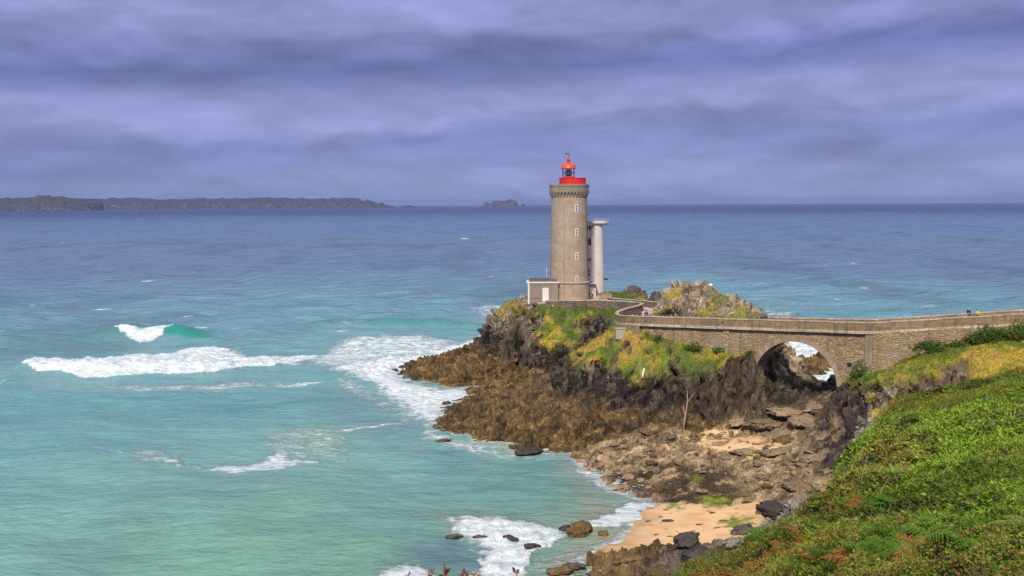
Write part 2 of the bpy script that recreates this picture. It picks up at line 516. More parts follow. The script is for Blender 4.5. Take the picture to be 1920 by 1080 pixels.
far2 = [ln(1250, 568.5, 160.5), ln(1232, 566, 163.5), ln(1200, 562.5, 168), ln(1165, 559.5, 171), ln(1140, 558, 173)]
DECK = 1.05                                 # parapet height over the path
allnear = near + near_bend

def dense(pl, step):
    out = [Vector(pl[0])]
    for a, b in zip(pl[:-1], pl[1:]):
        a, b = Vector(a), Vector(b)
        n = max(1, int((b - a).length / step))
        out += [a.lerp(b, (i + 1) / n) for i in range(n)]
    return out
def smooth_pl(pl, it=2):
    pts = [Vector(p) for p in pl]
    for _ in range(it):
        q = [pts[0]]
        for a, b in zip(pts[:-1], pts[1:]):
            q += [a.lerp(b, 0.25), a.lerp(b, 0.75)]
        pts = q + [pts[-1]]
    return pts
near_s = [Vector(p) for p in near] + smooth_pl([near[-1]] + near_bend, 2)[1:]
path_mid = []                                # centre line of the walkway with its level
for p in ((R2.x + .3, R2.y + 1.7, R2.z), (R1.x + .3, R1.y + 1.7, R1.z), (bpt(0, 1.7).x, bpt(0, 1.7).y, K.z)): path_mid.append(p)
for s, i in ((9.5, 3), (21.9, 4), (28.5, 5), (33, 6)):
    q = bpt(s, 1.8); path_mid.append((q.x, q.y, near[i][2]))
path_mid += [ln(1192, 590, 145), ln(1185, 586, 148), ln(1200, 580, 152), ln(1218, 573, 157), ln(1222, 569, 161), ln(1200, 564.5, 166), ln(1160, 561.5, 168.7), ln(1120, 561, 169.5)]

# ------------------------------------------------------------------ ground: control points -> smooth surface
P = []
def cd(*a):
    for px, py, D in a: P.append(tuple(at_d(px, py, D)))
def cz(*a):
    for px, py, z in a: P.append(tuple(at_z(px, py, z)))
def cl_d(pts, n=3):                          # a line through (px, py, D)
    for (a, b) in zip(pts[:-1], pts[1:]):
        for i in range(n):
            f = i / n
            P.append(tuple(at_d(a[0] + (b[0] - a[0]) * f, a[1] + (b[1] - a[1]) * f, a[2] + (b[2] - a[2]) * f)))
    P.append(tuple(at_d(*pts[-1])))
def cl_z(pts, n=3):
    for (a, b) in zip(pts[:-1], pts[1:]):
        for i in range(n):
            f = i / n
            P.append(tuple(at_z(a[0] + (b[0] - a[0]) * f, a[1] + (b[1] - a[1]) * f, a[2] + (b[2] - a[2]) * f)))
    P.append(tuple(at_z(*pts[-1])))

# lighthouse rock: plateau, foot of the wall, cliff edge, foot of the cliff
for x, y in ((4, 172), (4, 178), (8, 172), (8, 185), (14, 172), (14, 190), (20, 175), (20, 188), (25, 182), (12, 180)): P.append((x, y, 14.0))
cl_d([(992, 572, 171.5), (1025, 588, 166.5), (1070, 590, 165.5), (1105, 590, 165), (1140, 584, 165.3)], 3)
cl_d([(985, 573, 176), (957, 579, 180), (932, 590, 186), (915, 612, 188), (898, 632, 191), (873, 653, 198)], 3)
cd((925, 603, 183), (960, 600, 173), (985, 605, 168), (1000, 630, 163.5), (1050, 640, 161), (1060, 615, 163.5), (1095, 630, 162), (955, 630, 175), (930, 640, 181))
cd((1140, 600, 163), (1120, 640, 160), (1090, 660, 158.5), (1040, 668, 158.5))
cl_z([(880, 660, 2.4), (900, 667, 3.0), (940, 678, 3.4), (980, 688, 3.9), (1010, 692, 4.6), (1035, 690, 5.2)], 3)
for x, y, z in ((0, 196, 6), (-6, 206, 2), (5, 200, 9), (5, 212, -1), (18, 200, 9), (18, 210, -1), (28, 192, 8), (31, 203, -1), (-10, 214, -1.5), (32, 180, 10), (38, 186, -1)): P.append((x, y, z))
# gully between the two rocks
cd((1060, 705, 150), (1150, 655, 150.5), (1110, 685, 151), (1158, 630, 153.5), (1182, 604, 157.2), (1085, 690, 152.5), (1130, 668, 151))
# shelf A
cl_z([(740, 698, 0.1), (760, 688, 0.6), (800, 675, 1.3), (840, 660, 1.9), (868, 652, 2.2)], 3)
cl_z([(742, 702, 0.0), (770, 712, 0.0), (820, 722, 0.0), (870, 728, 0.0), (902, 722, 0.1)], 3)
cz((790, 697, 1.0), (840, 690, 1.7), (840, 710, .9), (890, 700, 1.9), (900, 685, 2.5), (950, 700, 2.4), (920, 712, 1.2), (980, 702, 2.9))
cz((930, 718, 0.2), (960, 714, 0.5), (905, 727, -.3), (985, 708, 1.8))
# shelf B
cl_z([(818, 802, 0.0), (832, 772, 0.0), (858, 752, 0.0), (884, 738, 0.2), (920, 727, 0.7), (950, 720, 1.2)], 3)
cl_z([(820, 806, 0.0), (860, 820, 0.0), (930, 832, 0.0), (965, 845, 0.0), (1020, 851, 0.0), (1072, 850, 0.05), (1100, 870, 0.05), (1125, 897, 0.05), (1160, 918, 0.05), (1200, 930, 0.1), (1245, 942, .25)], 3)
cz((870, 790, 1.2), (900, 765, 2.0), (940, 745, 2.2), (950, 800, 1.8), (1000, 815, 1.5), (1000, 775, 3.0), (1000, 735, 3.4), (1060, 800, 2.6), (1060, 835, 1.0), (1100, 785, 3.2), (1120, 835, 1.0), (1180, 810, 2.6), (1180, 840, 1.4), (1240, 820, 2.4), (1100, 850, .4))
# rock B: foot and top of the cliff, grass shoulders
cl_z([(1020, 712, 4.0), (1055, 735, 4.4), (1090, 752, 4.4), (1150, 772, 4.0), (1220, 792, 3.4), (1290, 813, 2.6), (1340, 806, 2.8), (1400, 785, 3.4), (1450, 765, 4.6)], 3)
cl_d([(1152, 614, 142), (1120, 634, 143), (1088, 653, 144), (1065, 672, 145)], 3)
cl_d([(1095, 688, 138.5), (1150, 690, 136), (1205, 672, 135), (1245, 664, 134), (1275, 692, 130.5), (1312, 710, 127.5), (1352, 704, 126), (1390, 680, 126.8), (1406, 670, 127.5)], 3)
cl_d([(1175, 632, 138.8), (1250, 642, 134.9), (1330, 656, 130.8), (1380, 678, 128.5)], 4)
cd((1120, 720, 137), (1200, 725, 131.5), (1250, 735, 129.5), (1300, 752, 126), (1350, 748, 125.3), (1398, 725, 126.3), (1130, 660, 140), (1190, 650, 138), (1300, 675, 131), (1340, 680, 129))
cd((1412, 694, 126.2), (1420, 715, 125.2), (1402, 690, 126.8))
# floor of the arch and the cut to the sea behind
cl_z([(1420, 772, 4.4), (1470, 758, 5.2), (1510, 750, 6.2), (1560, 748, 7.0)], 3)
cz((1490, 735, 6.0), (1535, 735, 5.4))
cd((1545, 722, 150), (1560, 712, 158), (1510, 712, 149))
cz((1530, 690, 1.2), (1515, 682, -.5), (1560, 680, -.7), (1500, 668, 1.8), (1540, 662, 1.6), (1510, 652, -.5), (1570, 640, -1.5))
cd((1440, 690, 133), (1462, 650, 138), (1470, 690, 139), (1488, 652, 148), (1478, 720, 134))
# hill behind the bridge
cl_d([(1228, 588, 147.5), (1240, 562, 152), (1262, 536, 155), (1283, 533, 156), (1303, 531, 155), (1330, 545, 153.5), (1350, 552, 152), (1385, 567, 150), (1412, 577, 148), (1438, 588, 146), (1450, 600, 144)], 3)
cd((1240, 593, 143.6), (1290, 594, 141), (1340, 596, 138.6), (1395, 598, 136), (1440, 601, 134.5))
cd((1260, 570, 147.5), (1290, 562, 149), (1320, 570, 146), (1350, 575, 145), (1380, 585, 142), (1290, 580, 145), (1420, 590, 141))
for x, y, z in ((27, 168, 9), (24, 176, 9.5), (33, 168, 6), (33, 175, -1), (40, 165, 1), (45, 158, -1), (46, 150, 4), (38, 158, 8), (30, 163, 14)): P.append((x, y, z))
# right side behind the bridge
for x, y, z in ((49, 128, 13.5), (56, 124, 15), (64, 120, 16), (55, 140, 8), (62, 140, 9), (46, 145, 4.6), (49.5, 155, 3.0), (53, 165, .6), (57, 175, -1), (45, 138, 5.4), (42, 150, 4.5), (70, 135, 10), (60, 155, -1), (75, 150, -1), (90, 140, -1), (90, 120, 14), (80, 112, 17)): P.append((x, y, z))
# bank below the wall on the right
cl_d([(1600, 722, 117), (1640, 702, 115.5), (1700, 677, 114), (1760, 659, 113.5), (1820, 648, 113), (1920, 636, 111), (2100, 615, 105)], 3)
cl_d([(1610, 722, 112.5), (1650, 707, 110.7), (1700, 694, 109), (1770, 680, 108), (1850, 668, 107.5), (1920, 660, 107)], 2)
cl_d([(1600, 752, 111), (1645, 752, 108), (1700, 750, 105.5), (1760, 741, 104), (1830, 726, 103.5), (1920, 708, 103), (2100, 680, 100)], 2)
# beach and rubble
cz((1170, 1000, 0.0), (1205, 960, 0.1), (1245, 945, 0.3), (1330, 950, .8), (1435, 940, 1.4), (1400, 1000, 1.3), (1330, 1018, 1.0), (1230, 1020, .4), (1300, 975, .7),
   (1200, 900, .4), (1290, 880, 1.1), (1230, 860, 1.0), (1350, 920, 1.0), (1400, 870, 2.0), (1500, 885, 2.8), (1450, 920, 1.9), (1300, 840, 2.0), (1400, 825, 2.7), (1460, 832, 3.0), (1480, 800, 4.0),
   (1420, 800, 3.1), (1540, 780, 5.4), (1550, 830, 4.6), (1545, 880, 3.6), (1520, 925, 2.8), (1480, 960, 2.4))
cd((1570, 800, 112), (1600, 770, 110), (1625, 745, 110.5), (1590, 830, 104), (1640, 775, 104))
# rocks at the bottom edge
cz((1050, 1078, 0.1), (1100, 1085, 1.0), (1150, 1072, 1.6), (1170, 1050, .9), (1210, 1040, 1.6), (1260, 1030, 1.8), (1330, 1020, 2.4), (1380, 1010, 2.8), (1430, 985, 2.6), (1250, 1075, 3.2), (1330, 1050, 3.6), (1400, 1020, 4.2))
# hillside in front
edge = [(1662, 776, 97), (1616, 838, 84), (1580, 878, 74), (1568, 928, 66), (1535, 978, 59), (1490, 1020, 53), (1425, 1058, 45), (1345, 1092, 37), (1240, 1146, 29)]
cl_d(edge, 3)
for (px, py, D) in edge[:-1]:                # ground falling away beyond that edge
    q = at_d(px, py, D); d = ray(px, py)
    for s, dz in ((4, 3.6), (9, 6.5)):
        k = (D + s) / d.y; zz = max(2.5, H + d.z * k - dz * (1 if D < 80 else .5))
        P.append((d.x * k - 1.0, D + s, zz))
cd((1920, 1080, 17), (1700, 1080, 21), (1500, 1080, 27), (1400, 1080, 31.5), (1900, 1000, 26), (1700, 1000, 34), (1600, 1000, 42), (1900, 900, 42), (1750, 900, 52), (1650, 900, 58),
   (1900, 800, 62), (1750, 800, 72), (1680, 800, 80), (1900, 742, 80), (1790, 750, 91), (1725, 768, 95), (1900, 716, 97), (1820, 734, 97), (1560, 960, 55), (1550, 1030, 40), (1800, 950, 38), (1820, 850, 52), (1640, 850, 66),
   (2100, 1000, 24), (2100, 850, 48), (2100, 700, 85), (2300, 900, 40), (2300, 650, 95))
for x, y, z in ((0, -5, 30.4), (0, 0, 30.4), (4, 0, 30.4), (-6, 0, 30), (3, 6, 28.6), (0, 7, 28.0), (-1.5, 9.5, 27.3), (6, 10, 27.5), (9, 18, 25.0), (3, 14, 24.8), (-4, 14, 22), (3, 22, 20), (6, 32, 15.5), (0, 36, 9), (8, 45, 8.5),
                (10, 60, 4), (2, 60, 0), (-8, 40, 2), (-15, 25, 6), (-15, 8, 22), (14, 12, 27), (22, 5, 29.5), (35, 8, 29.5), (50, 20, 28), (70, 40, 27), (90, 70, 25)): P.append((x, y, z))
# sea bed
for x, y, z in ((-30, 100, -3), (-30, 140, -3.5), (-30, 180, -4), (-30, 220, -4), (-12, 90, -2), (0, 80, -1), (4, 88, -.7), (8, 95, -.6), (13, 100, -.4), (2, 105, -1.5), (10, 112, -1.0), (-5, 118, -2.2), (-16, 135, -2.0), (-22, 155, -2), (-12, 160, -.8),
                (-26, 185, -2), (-20, 200, -2), (-30, 60, -3), (-10, 225, -4), (20, 225, -4), (50, 200, -4), (80, 180, -4), (40, 200, -2), (50, 180, -2), (95, 160, -4), (-20, 75, -2.4), (3, 70, -1), (62, 175, -3)): P.append((x, y, z))
# under the walkway
PM = dense(path_mid, 2.5)
for q in PM:
    if q.y > 147: P.append((q.x, q.y, q.z - DECK - 0.3))
Pn = np.array(P, float)
# thin near-duplicates
keep = []
for i in range(len(Pn)):
    if all((Pn[i, 0] - Pn[j, 0]) ** 2 + (Pn[i, 1] - Pn[j, 1]) ** 2 > 0.35 for j in keep): keep.append(i)
Pn = Pn[keep]
def rk(dx, dy): return np.sqrt(dx * dx + dy * dy + 0.15)
n = len(Pn)
A = np.zeros((n + 3, n + 3))
A[:n, :n] = -rk(Pn[:, None, 0] - Pn[None, :, 0], Pn[:, None, 1] - Pn[None, :, 1])
A[:n, :n] += np.eye(n) * -0.02
A[:n, n] = 1; A[:n, n + 1:] = Pn[:, :2] / 100; A[n:, :n] = A[:n, n:].T
sol = np.linalg.solve(A, np.concatenate([Pn[:, 2], [0, 0, 0]]))
def rbf(x, y):
    x = np.asarray(x, float); sh = x.shape
    x = x.ravel(); y = np.asarray(y, float).ravel()
    out = np.empty_like(x)
    for i in range(0, len(x), 20000):
        a, b = x[i:i + 20000], y[i:i + 20000]
        out[i:i + 20000] = -rk(a[:, None] - Pn[None, :, 0], b[:, None] - Pn[None, :, 1]) @ sol[:n] + sol[n] + (a * sol[n + 1] + b * sol[n + 2]) / 100
    return out.reshape(sh)

GX0, GX1, GY0, GY1, GS = -34.0, 96.0, -6.0, 222.0, 0.22
gx = np.arange(GX0, GX1, GS); gy = np.arange(GY0, GY1, GS)
X, Y = np.meshgrid(gx, gy)
wx = fbm(X * .22, Y * .22, 0, 3) * 1.5 + fbm(X * .9, Y * .9, 3, 2) * .5
wy = fbm(X * .22 + 50, Y * .22, 7, 3) * 1.5 + fbm(X * .9 + 9, Y * .9, 5, 2) * .5
# distance to the walkway and the walls
def seg_dist(X, Y, pl):
    best = np.full(X.shape, 1e9); zb = np.zeros(X.shape)
    for a, b in zip(pl[:-1], pl[1:]):
        ex, ey = b[0] - a[0], b[1] - a[1]; L = ex * ex + ey * ey + 1e-9
        t = np.clip(((X - a[0]) * ex + (Y - a[1]) * ey) / L, 0, 1)
        d = np.hypot(X - a[0] - ex * t, Y - a[1] - ey * t)
        mk = d < best
        best = np.where(mk, d, best); zb = np.where(mk, a[2] + (b[2] - a[2]) * t, zb)
    return best, zb
dpath, zpath = seg_dist(X, Y, path_mid)
dwall, zwall = seg_dist(X, Y, allnear)
calm = np.maximum(sst(1.6, 3.2, dpath), (Y < 145) * sst(0, 1, Y * 0 + 1))          # 0 on the walkway
dl = np.hypot(X - 11, Y - 178)
calm = np.minimum(calm, sst(8.6, 10.5, dl * 1.0))
Z = rbf(X + wx * calm, Y + wy * calm)

def poly_mask(X, Y, poly, soft=0.0):
    """1 inside a plan polygon, falling to 0 over `soft` metres outside"""
    poly = [(p[0], p[1]) for p in poly]
    ins = np.zeros(X.shape, bool)
    d2 = np.full(X.shape, 1e9)
    for (x0, y0), (x1, y1) in zip(poly, poly[1:] + poly[:1]):
        c = ((y0 > Y) != (y1 > Y)) & (X < (x1 - x0) * (Y - y0) / (y1 - y0 + 1e-12) + x0)
        ins ^= c
        ex, ey = x1 - x0, y1 - y0; L = ex * ex + ey * ey + 1e-9
        t = np.clip(((X - x0) * ex + (Y - y0) * ey) / L, 0, 1)
        d2 = np.minimum(d2, (X - x0 - ex * t) ** 2 + (Y - y0 - ey * t) ** 2)
    d = np.sqrt(d2)
    sd = np.where(ins, -d, d)
    if soft <= 0: return ins.astype(float)
    return 1 - sst(-soft, soft, sd)

def zat(x, y, Zm=None):
    Zm = Z if Zm is None else Zm
    fx = np.clip((np.asarray(x, float) - GX0) / GS, 0, len(gx) - 1.001); fy = np.clip((np.asarray(y, float) - GY0) / GS, 0, len(gy) - 1.001)
    ix, iy = fx.astype(int), fy.astype(int); tx, ty = fx - ix, fy - iy
    return (Zm[iy, ix] * (1 - tx) + Zm[iy, ix + 1] * tx) * (1 - ty) + (Zm[iy + 1, ix] * (1 - tx) + Zm[iy + 1, ix + 1] * tx) * ty
def hit(px, py, near=6.0, far=230.0):
    """where the line of sight through a pixel meets the ground"""
    d = ray(px, py)
    D = np.arange(near, far, 0.15)
    x = d.x * D / d.y; z = H + d.z * D / d.y
    g = np.maximum(zat(x, D), 0.0)
    bad = np.nonzero(z <= g)[0]
    k = bad[0] if len(bad) else len(D) - 1
    return Vector((x[k], D[k], max(float(g[k]), 0.0)))

# zones in plan
hill_edge = [at_d(*e) for e in edge]
hill_poly = [(q.x, q.y) for q in hill_edge] + [(0, 22), (-6, 10), (-8, -6), (96, -6), (96, 112)] + [(at_d(*e).x, at_d(*e).y) for e in ((2100, 690, 98), (1920, 716, 99), (1840, 734, 99), (1760, 752, 99), (1700, 764, 99))]
m_hill = poly_mask(X, Y, hill_poly, 1.2)
sandA = [at_z(*p) for p in ((1100, 1010, 0), (1150, 975, 0), (1235, 942, .2), (1290, 944, .5), (1370, 944, 1), (1440, 935, 1.4), (1445, 958, 1.4), (1415, 985, 1.4), (1395, 1008, 1.3), (1330, 1022, 1), (1270, 1018, .8), (1215, 1032, .4), (1150, 1050, 0))]
sandB = [at_z(*p) for p in ((1280, 818, 2.3), (1330, 806, 2.8), (1400, 790, 3.2), (1432, 776, 3.6), (1440, 790, 3.4), (1392, 812, 2.9), (1455, 822, 3.0), (1475, 835, 3.0), (1440, 850, 2.7), (1360, 843, 2.3), (1300, 836, 2.1))]
m_sand = np.maximum(poly_mask(X, Y, [(p.x, p.y) for p in sandA], 0.6), poly_mask(X, Y, [(p.x, p.y) for p in sandB], 0.8) * sst(-.1, .25, fbm(X * .7, Y * .7, 4, 3) + .05) * sst(.75, .45, np.hypot(*np.gradient(Z, GS))))
bed = np.maximum(m_sand, sst(0.3, -0.3, Z) * poly_mask(X, Y, [(-12, 60), (10, 60), (24, 100), (14, 118), (-4, 118)], 2))
m_sand = np.maximum(m_sand, bed)
rub = [at_z(*p) for p in ((1080, 850, 0), (1180, 830, 1), (1290, 818, 2), (1460, 830, 3), (1560, 840, 4), (1545, 920, 2.6), (1450, 935, 1.8), (1260, 945, .4), (1150, 920, 0))]
m_rub = poly_mask(X, Y, [(p.x, p.y) for p in rub], 1.5)

# slope of the smooth ground
gyz, gxz = np.gradient(Z, GS)
slope = np.hypot(gxz, gyz)
nB = fbm(X * .35, Y * .35, 1.0, 4); nC = fbm(X * 1.1, Y * 1.1, 2.0, 3)
# grass on the rocks: high and not too steep
inB = poly_mask(X, Y, [(8, 146), (16.5, 146), (38, 131), (36, 122), (20, 128), (8, 138)], 1.5)
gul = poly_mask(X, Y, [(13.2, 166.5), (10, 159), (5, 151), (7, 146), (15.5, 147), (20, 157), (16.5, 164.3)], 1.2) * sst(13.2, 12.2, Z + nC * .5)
inA = poly_mask(X, Y, [(1, 176), (5, 158), (13, 158), (15, 166), (8, 172)], 1.5)
inB = np.maximum(inB, inA)
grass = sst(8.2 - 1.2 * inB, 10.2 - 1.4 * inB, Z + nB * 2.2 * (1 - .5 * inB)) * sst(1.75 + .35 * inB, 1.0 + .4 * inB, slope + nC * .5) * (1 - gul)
hillC = poly_mask(X, Y, [(15, 145), (40, 131), (47, 150), (34, 172), (20, 172)], 1.5)
grass = np.where(hillC > .5, sst(.15, .5, nB + .15) * sst(1.4, .8, slope) * .8, grass)
bank = poly_mask(X, Y, [(at_d(*e).x, at_d(*e).y) for e in ((1590, 722, 118), (1640, 700, 116), (1760, 655, 114.5), (1920, 632, 112.5), (2200, 600, 108), (2200, 690, 96), (1920, 718, 98), (1840, 736, 98), (1760, 754, 98), (1690, 766, 98), (1650, 770, 100), (1640, 735, 109.5))], 1.0)
grass = np.maximum(grass * (1 - hillC * 0), bank * sst(1.9, 1.2, slope))
face = poly_mask(X, Y, [(at_d(*e).x, at_d(*e).y) for e in ((1630, 738, 111), (1655, 718, 110.2), (1700, 704, 108.5), (1770, 690, 107.6), (1815, 682, 107.2), (1815, 726, 103.3), (1760, 740, 103.7), (1700, 750, 105), (1650, 752, 107.5))], .8)
grass = grass * (1 - face * sst(-.45, -.1, fbm(X * .5, Y * .5, 44, 3)))
grass *= 1 - poly_mask(X, Y, [(-8, 186), (-2, 172), (3.2, 165), (6.2, 170), (5, 180), (0, 192)], 1.2) * sst(-.35, .05, nC + nB)
grass *= sst(0.4, 0.7, calm) * (1 - m_hill)
plate = 1 - sst(8.5, 10.0, dl)
grass *= 1 - plate * .7
veg = np.maximum(grass, m_hill * (1 - sst(1.6, 2.6, slope + nC * .4) * (Y > 60)))
rock = np.clip(1 - np.maximum(veg, m_sand), 0, 1) * calm

# crags: displacement along the normal
nx, ny = -gxz, -gyz; nl = np.sqrt(nx * nx + ny * ny + 1); nx, ny, nz = nx / nl, ny / nl, 1 / nl
steep = sst(.5, 1.4, slope)
# dipping strata on the flats, upright ribs and broken blocks on the faces
u = X * .80 + Y * .60 + Z * .35; v = -X * .60 + Y * .80
wz = fbm(X * .6, Y * .6, Z * .6, 3) * .8
b1, r1 = blocks(u * .20 + wz * .3, v * .48 + wz * .3, Z * .32, .8)
b2, r2 = blocks(u * .55 + wz * .4, v * 1.15, Z * .8 + wz * .3, .9)
b3, r3 = blocks(u * 1.3, v * 2.1 + wz * .5, Z * 1.6, .9)
s1, q1_ = blocks(X * .42 + wz * .3, Y * .42, Z * .21 + 3.3 + wz * .15, .9)
s2, q2_ = blocks(X * 1.0 + wz * .4, Y * 1.0 + wz * .2, Z * .48 + 1.3, .9)
fl = b1 * .85 + b2 * .50 + b3 * .26 + fbm(X * 2.1, Y * 2.1, Z * 2.0, 3) * .16
ups = s1 * 1.25 + s2 * .62 + b3 * .28 + ridged(X * .42, Y * .42, Z * .18, 4, .6) * .6 - .3
weed = sst(4.6, 3.2, Z + nB * 1.0) * (1 - m_sand) * rock
strat = ridged(u * .07 + wz * .05, v * .62 + wz * .25, Z * .2, 4, .55)
u2 = X * .96 + Y * .28; v2 = -X * .28 + Y * .96
pl_ = v2 * .36 + Z * .10 + wz * .28 + fbm(u2 * .07, v2 * .10, 9, 3) * 1.6
fl_ = np.floor(pl_); sw = pl_ - fl_
sw = np.where(sw < .11, -.55, np.where(sw < .22, (sw - .11) / .11, (1 - sw) / .78))
lh_ = vnoise(u2 * .12, fl_ * 3.7, fl_ * 0 + 2.2) * .5 + .6
pl2 = v2 * 1.05 + wz * .6 + fbm(u2 * .2, v2 * .25, 19, 3) * 1.2
f2_ = np.floor(pl2); sw2 = pl2 - f2_; sw2 = np.where(sw2 < .2, -.3, np.where(sw2 < .35, (sw2 - .2) / .15, (1 - sw2) / .65))
ledge = (sw - .5) * lh_ * 1.15 + (sw2 - .5) * (vnoise(u2 * .3, f2_ * 2.3, f2_ * 0) * .5 + .6) * .42
lump = (1 - np.abs(fbm(X * .8, Y * .8, 11, 4))) * .3 + b2 * .24 + b3 * .26
disp = (fl * (1 - steep) + ups * steep - .1)
disp = disp * (1 - weed * .45 * (1 - steep)) + weed * (1 - steep) * (lump - .25) + ledge * (1 - steep) * (1 - hillC)
amp = rock * np.where(Z < 0.1, .35, 1.0) * (1 + .35 * sst(150, 185, Y)) 
amp *= np.where(hillC > .5, 1.25, 1.0)
amp *= 1 - .58 * np.maximum(m_rub, poly_mask(X, Y, [(at_z(*p).x, at_z(*p).y) for p in ((1290, 815, 2.7), (1420, 775, 4), (1560, 745, 6.5), (1580, 800, 6), (1560, 930, 3), (1450, 940, 2), (1250, 945, .3))], 2))
amp *= 1 - .1 * weed
amp *= 1 - .6 * poly_mask(X, Y, [(40, 136), (60, 136), (72, 178), (44, 178)], 2)
fade_wall = sst(.3, 2.0, dwall)
disp *= amp * (.35 + .65 * fade_wall)
# soft humps where plants grow
veg_h = (fbm(X * .30, Y * .30, 13, 2) * .55 + fbm(X * .55, Y * .55, 3, 3) * .5 + (1 - np.abs(fbm(X * .9, Y * .9, 8, 2))) * .35) * veg * calm * sst(8, 16, np.hypot(X, Y))
Xd, Yd, Zd = X + nx * disp, Y + ny * disp, Z + nz * disp + veg_h * np.where(m_hill > .5, 1, .6)
Zd += m_sand * fbm(X * .9, Y * .9, 2, 3) * .06
# keep the ground under the walkway and out of the arch
lim = zpath - DECK - 0.12
k = (dpath < 2.2)
Zd = np.where(k, np.minimum(Zd, lim), Zd)
su = (X - K.x) * bdir.x + (Y - K.y) * bdir.y; sv = (X - K.x) * bnor.x + (Y - K.y) * bnor.y
arch_zone = (su > 4.0) & (su < 14.8) & (sv > -.35) & (sv < 5.5)
Zd = np.where(arch_zone, np.minimum(Zd, 7.2 + .06 * (su - 9.9) ** 2 + fbm(X, Y, 1, 3) * .5), Zd)
k = dl < 8.6
Zd = np.where(k, np.minimum(Zd, 14.05), Zd)

# ---- the colour each kind of ground has
def C(r, g, b): return np.array([r, g, b], float)
def lerp(a, b, t): return a + (b - a) * t[..., None]
n1 = fbm(X * .5, Y * .5, 21, 4); n2 = fbm(X * 1.6, Y * 1.6, Zd * 1.2, 4); n3 = fbm(X * .16, Y * .16, 33, 3); n4 = fbm(X * 2.6, Y * 2.6, Zd * .5, 3)
blk = (np.where(steep > .5, q2_, r2) - .5)[..., None]
col = np.zeros(X.shape + (3,)) + C(.14, .10, .065)
col = lerp(col, C(.25, .20, .14), sst(-.05, .45, n2 + n1 * .5))
col = lerp(col, C(.215, .15, .095), sst(.05, .5, n1) * .7)
pale = sst(.12, .4, n2 * .7 + n1 * .5) * sst(7, 10, Zd)
col = lerp(col, C(.42, .40, .31), pale * .6)
hc = hillC[..., None]
col = col * (1 - hc) + hc * lerp(lerp(np.zeros_like(col) + C(.27, .205, .14), C(.44, .355, .26), sst(-.2, .3, n2)), C(.11, .085, .06), sst(.1, .45, n4 + n1 * .3))
zz = Zd + n1 * 1.3 + n2 * .6
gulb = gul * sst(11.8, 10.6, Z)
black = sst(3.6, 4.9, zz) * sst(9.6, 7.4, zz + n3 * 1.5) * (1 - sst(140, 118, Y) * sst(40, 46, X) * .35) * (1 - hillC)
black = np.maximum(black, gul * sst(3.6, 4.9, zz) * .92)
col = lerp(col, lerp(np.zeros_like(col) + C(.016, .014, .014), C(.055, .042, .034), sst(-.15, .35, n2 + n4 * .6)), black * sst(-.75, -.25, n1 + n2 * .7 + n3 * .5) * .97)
col = lerp(col, C(.16, .11, .065), black * sst(.12, .40, n2 * .8 + n1 * .5) * .75)
col = lerp(col, C(.30, .28, .22), black * sst(6.2, 8.5, zz) * sst(.1, .35, n4 + n2 * .4) * .7)
wcol = lerp(lerp(np.zeros_like(col) + C(.12, .074, .028), C(.24, .15, .052), sst(-.1, .45, n2 + n4 * .4)), C(.055, .033, .014), sst(.08, .4, n1 + n4 * .5))
col = lerp(col, wcol, sst(4.8, 3.4, zz) * (1 - hillC))
rcol = lerp(lerp(np.zeros_like(col) + C(.31, .215, .115), C(.47, .355, .215), sst(-.1, .4, n2 + n4 * .3)), C(.12, .08, .04), sst(.1, .4, n1 * .6 + n4))
inb = np.maximum(m_rub, poly_mask(X, Y, [(at_z(*p).x, at_z(*p).y) for p in ((1290, 815, 2.7), (1420, 775, 4), (1560, 745, 6.5), (1580, 800, 6), (1560, 930, 3), (1450, 940, 2), (1250, 945, .3))], 2))
col = lerp(col, rcol, inb * .9 * sst(-.2, .3, Zd))
bl2 = poly_mask(X, Y, [(at_z(*p).x, at_z(*p).y) for p in ((1130, 890, 0), (1240, 870, .9), (1370, 880, 1.4), (1400, 925, 1.4), (1330, 945, .8), (1250, 945, .3), (1150, 918, 0))], 1.5)
col = lerp(col, C(.05, .034, .018), bl2 * sst(-.6, -.1, n1 + n2 * .5) * .92)
pur = poly_mask(X, Y, [(at_d(*p).x, at_d(*p).y) for p in ((1560, 750, 121), (1640, 735, 115), (1665, 765, 98), (1612, 835, 84), (1575, 870, 84), (1520, 860, 104), (1500, 800, 114))], 2)
col = lerp(col, C(.045, .033, .032), pur * sst(-.4, .15, n1 * .8 + n2 * .6))
col = lerp(col, C(.47, .46, .38), poly_mask(X, Y, [(at_d(*p).x, at_d(*p).y) for p in ((1630, 745, 111), (1690, 745, 106), (1665, 790, 95), (1625, 825, 90), (1612, 790, 104))], 1.2) * sst(-.15, .2, n2))
slab = poly_mask(X, Y, [(at_z(*p).x, at_z(*p).y) for p in ((1380, 960, 2), (1450, 925, 2), (1540, 930, 3), (1470, 1000, 3), (1380, 1050, 4), (1260, 1085, 4), (1200, 1070, 2), (1290, 1030, 2))], 2)
col = lerp(col, C(.13, .10, .085), slab * .9); col = lerp(col, C(.40, .385, .33), slab * sst(-.05, .3, n2 + n1 * .3) * sst(1300, 1420, X * 0 + 960 + 1800 * X / np.maximum(Y, 5)) * .8)
sand = lerp(np.zeros_like(col) + C(.66, .40, .19), C(.74, .49, .27), sst(-.3, .3, n1))
sand = lerp(sand, C(.42, .25, .13), sst(.35, .0, Zd) * .6)
m_sand2 = m_sand * sst(.62, .42, np.abs(disp) * 2)
col = lerp(col, sand, m_sand2)
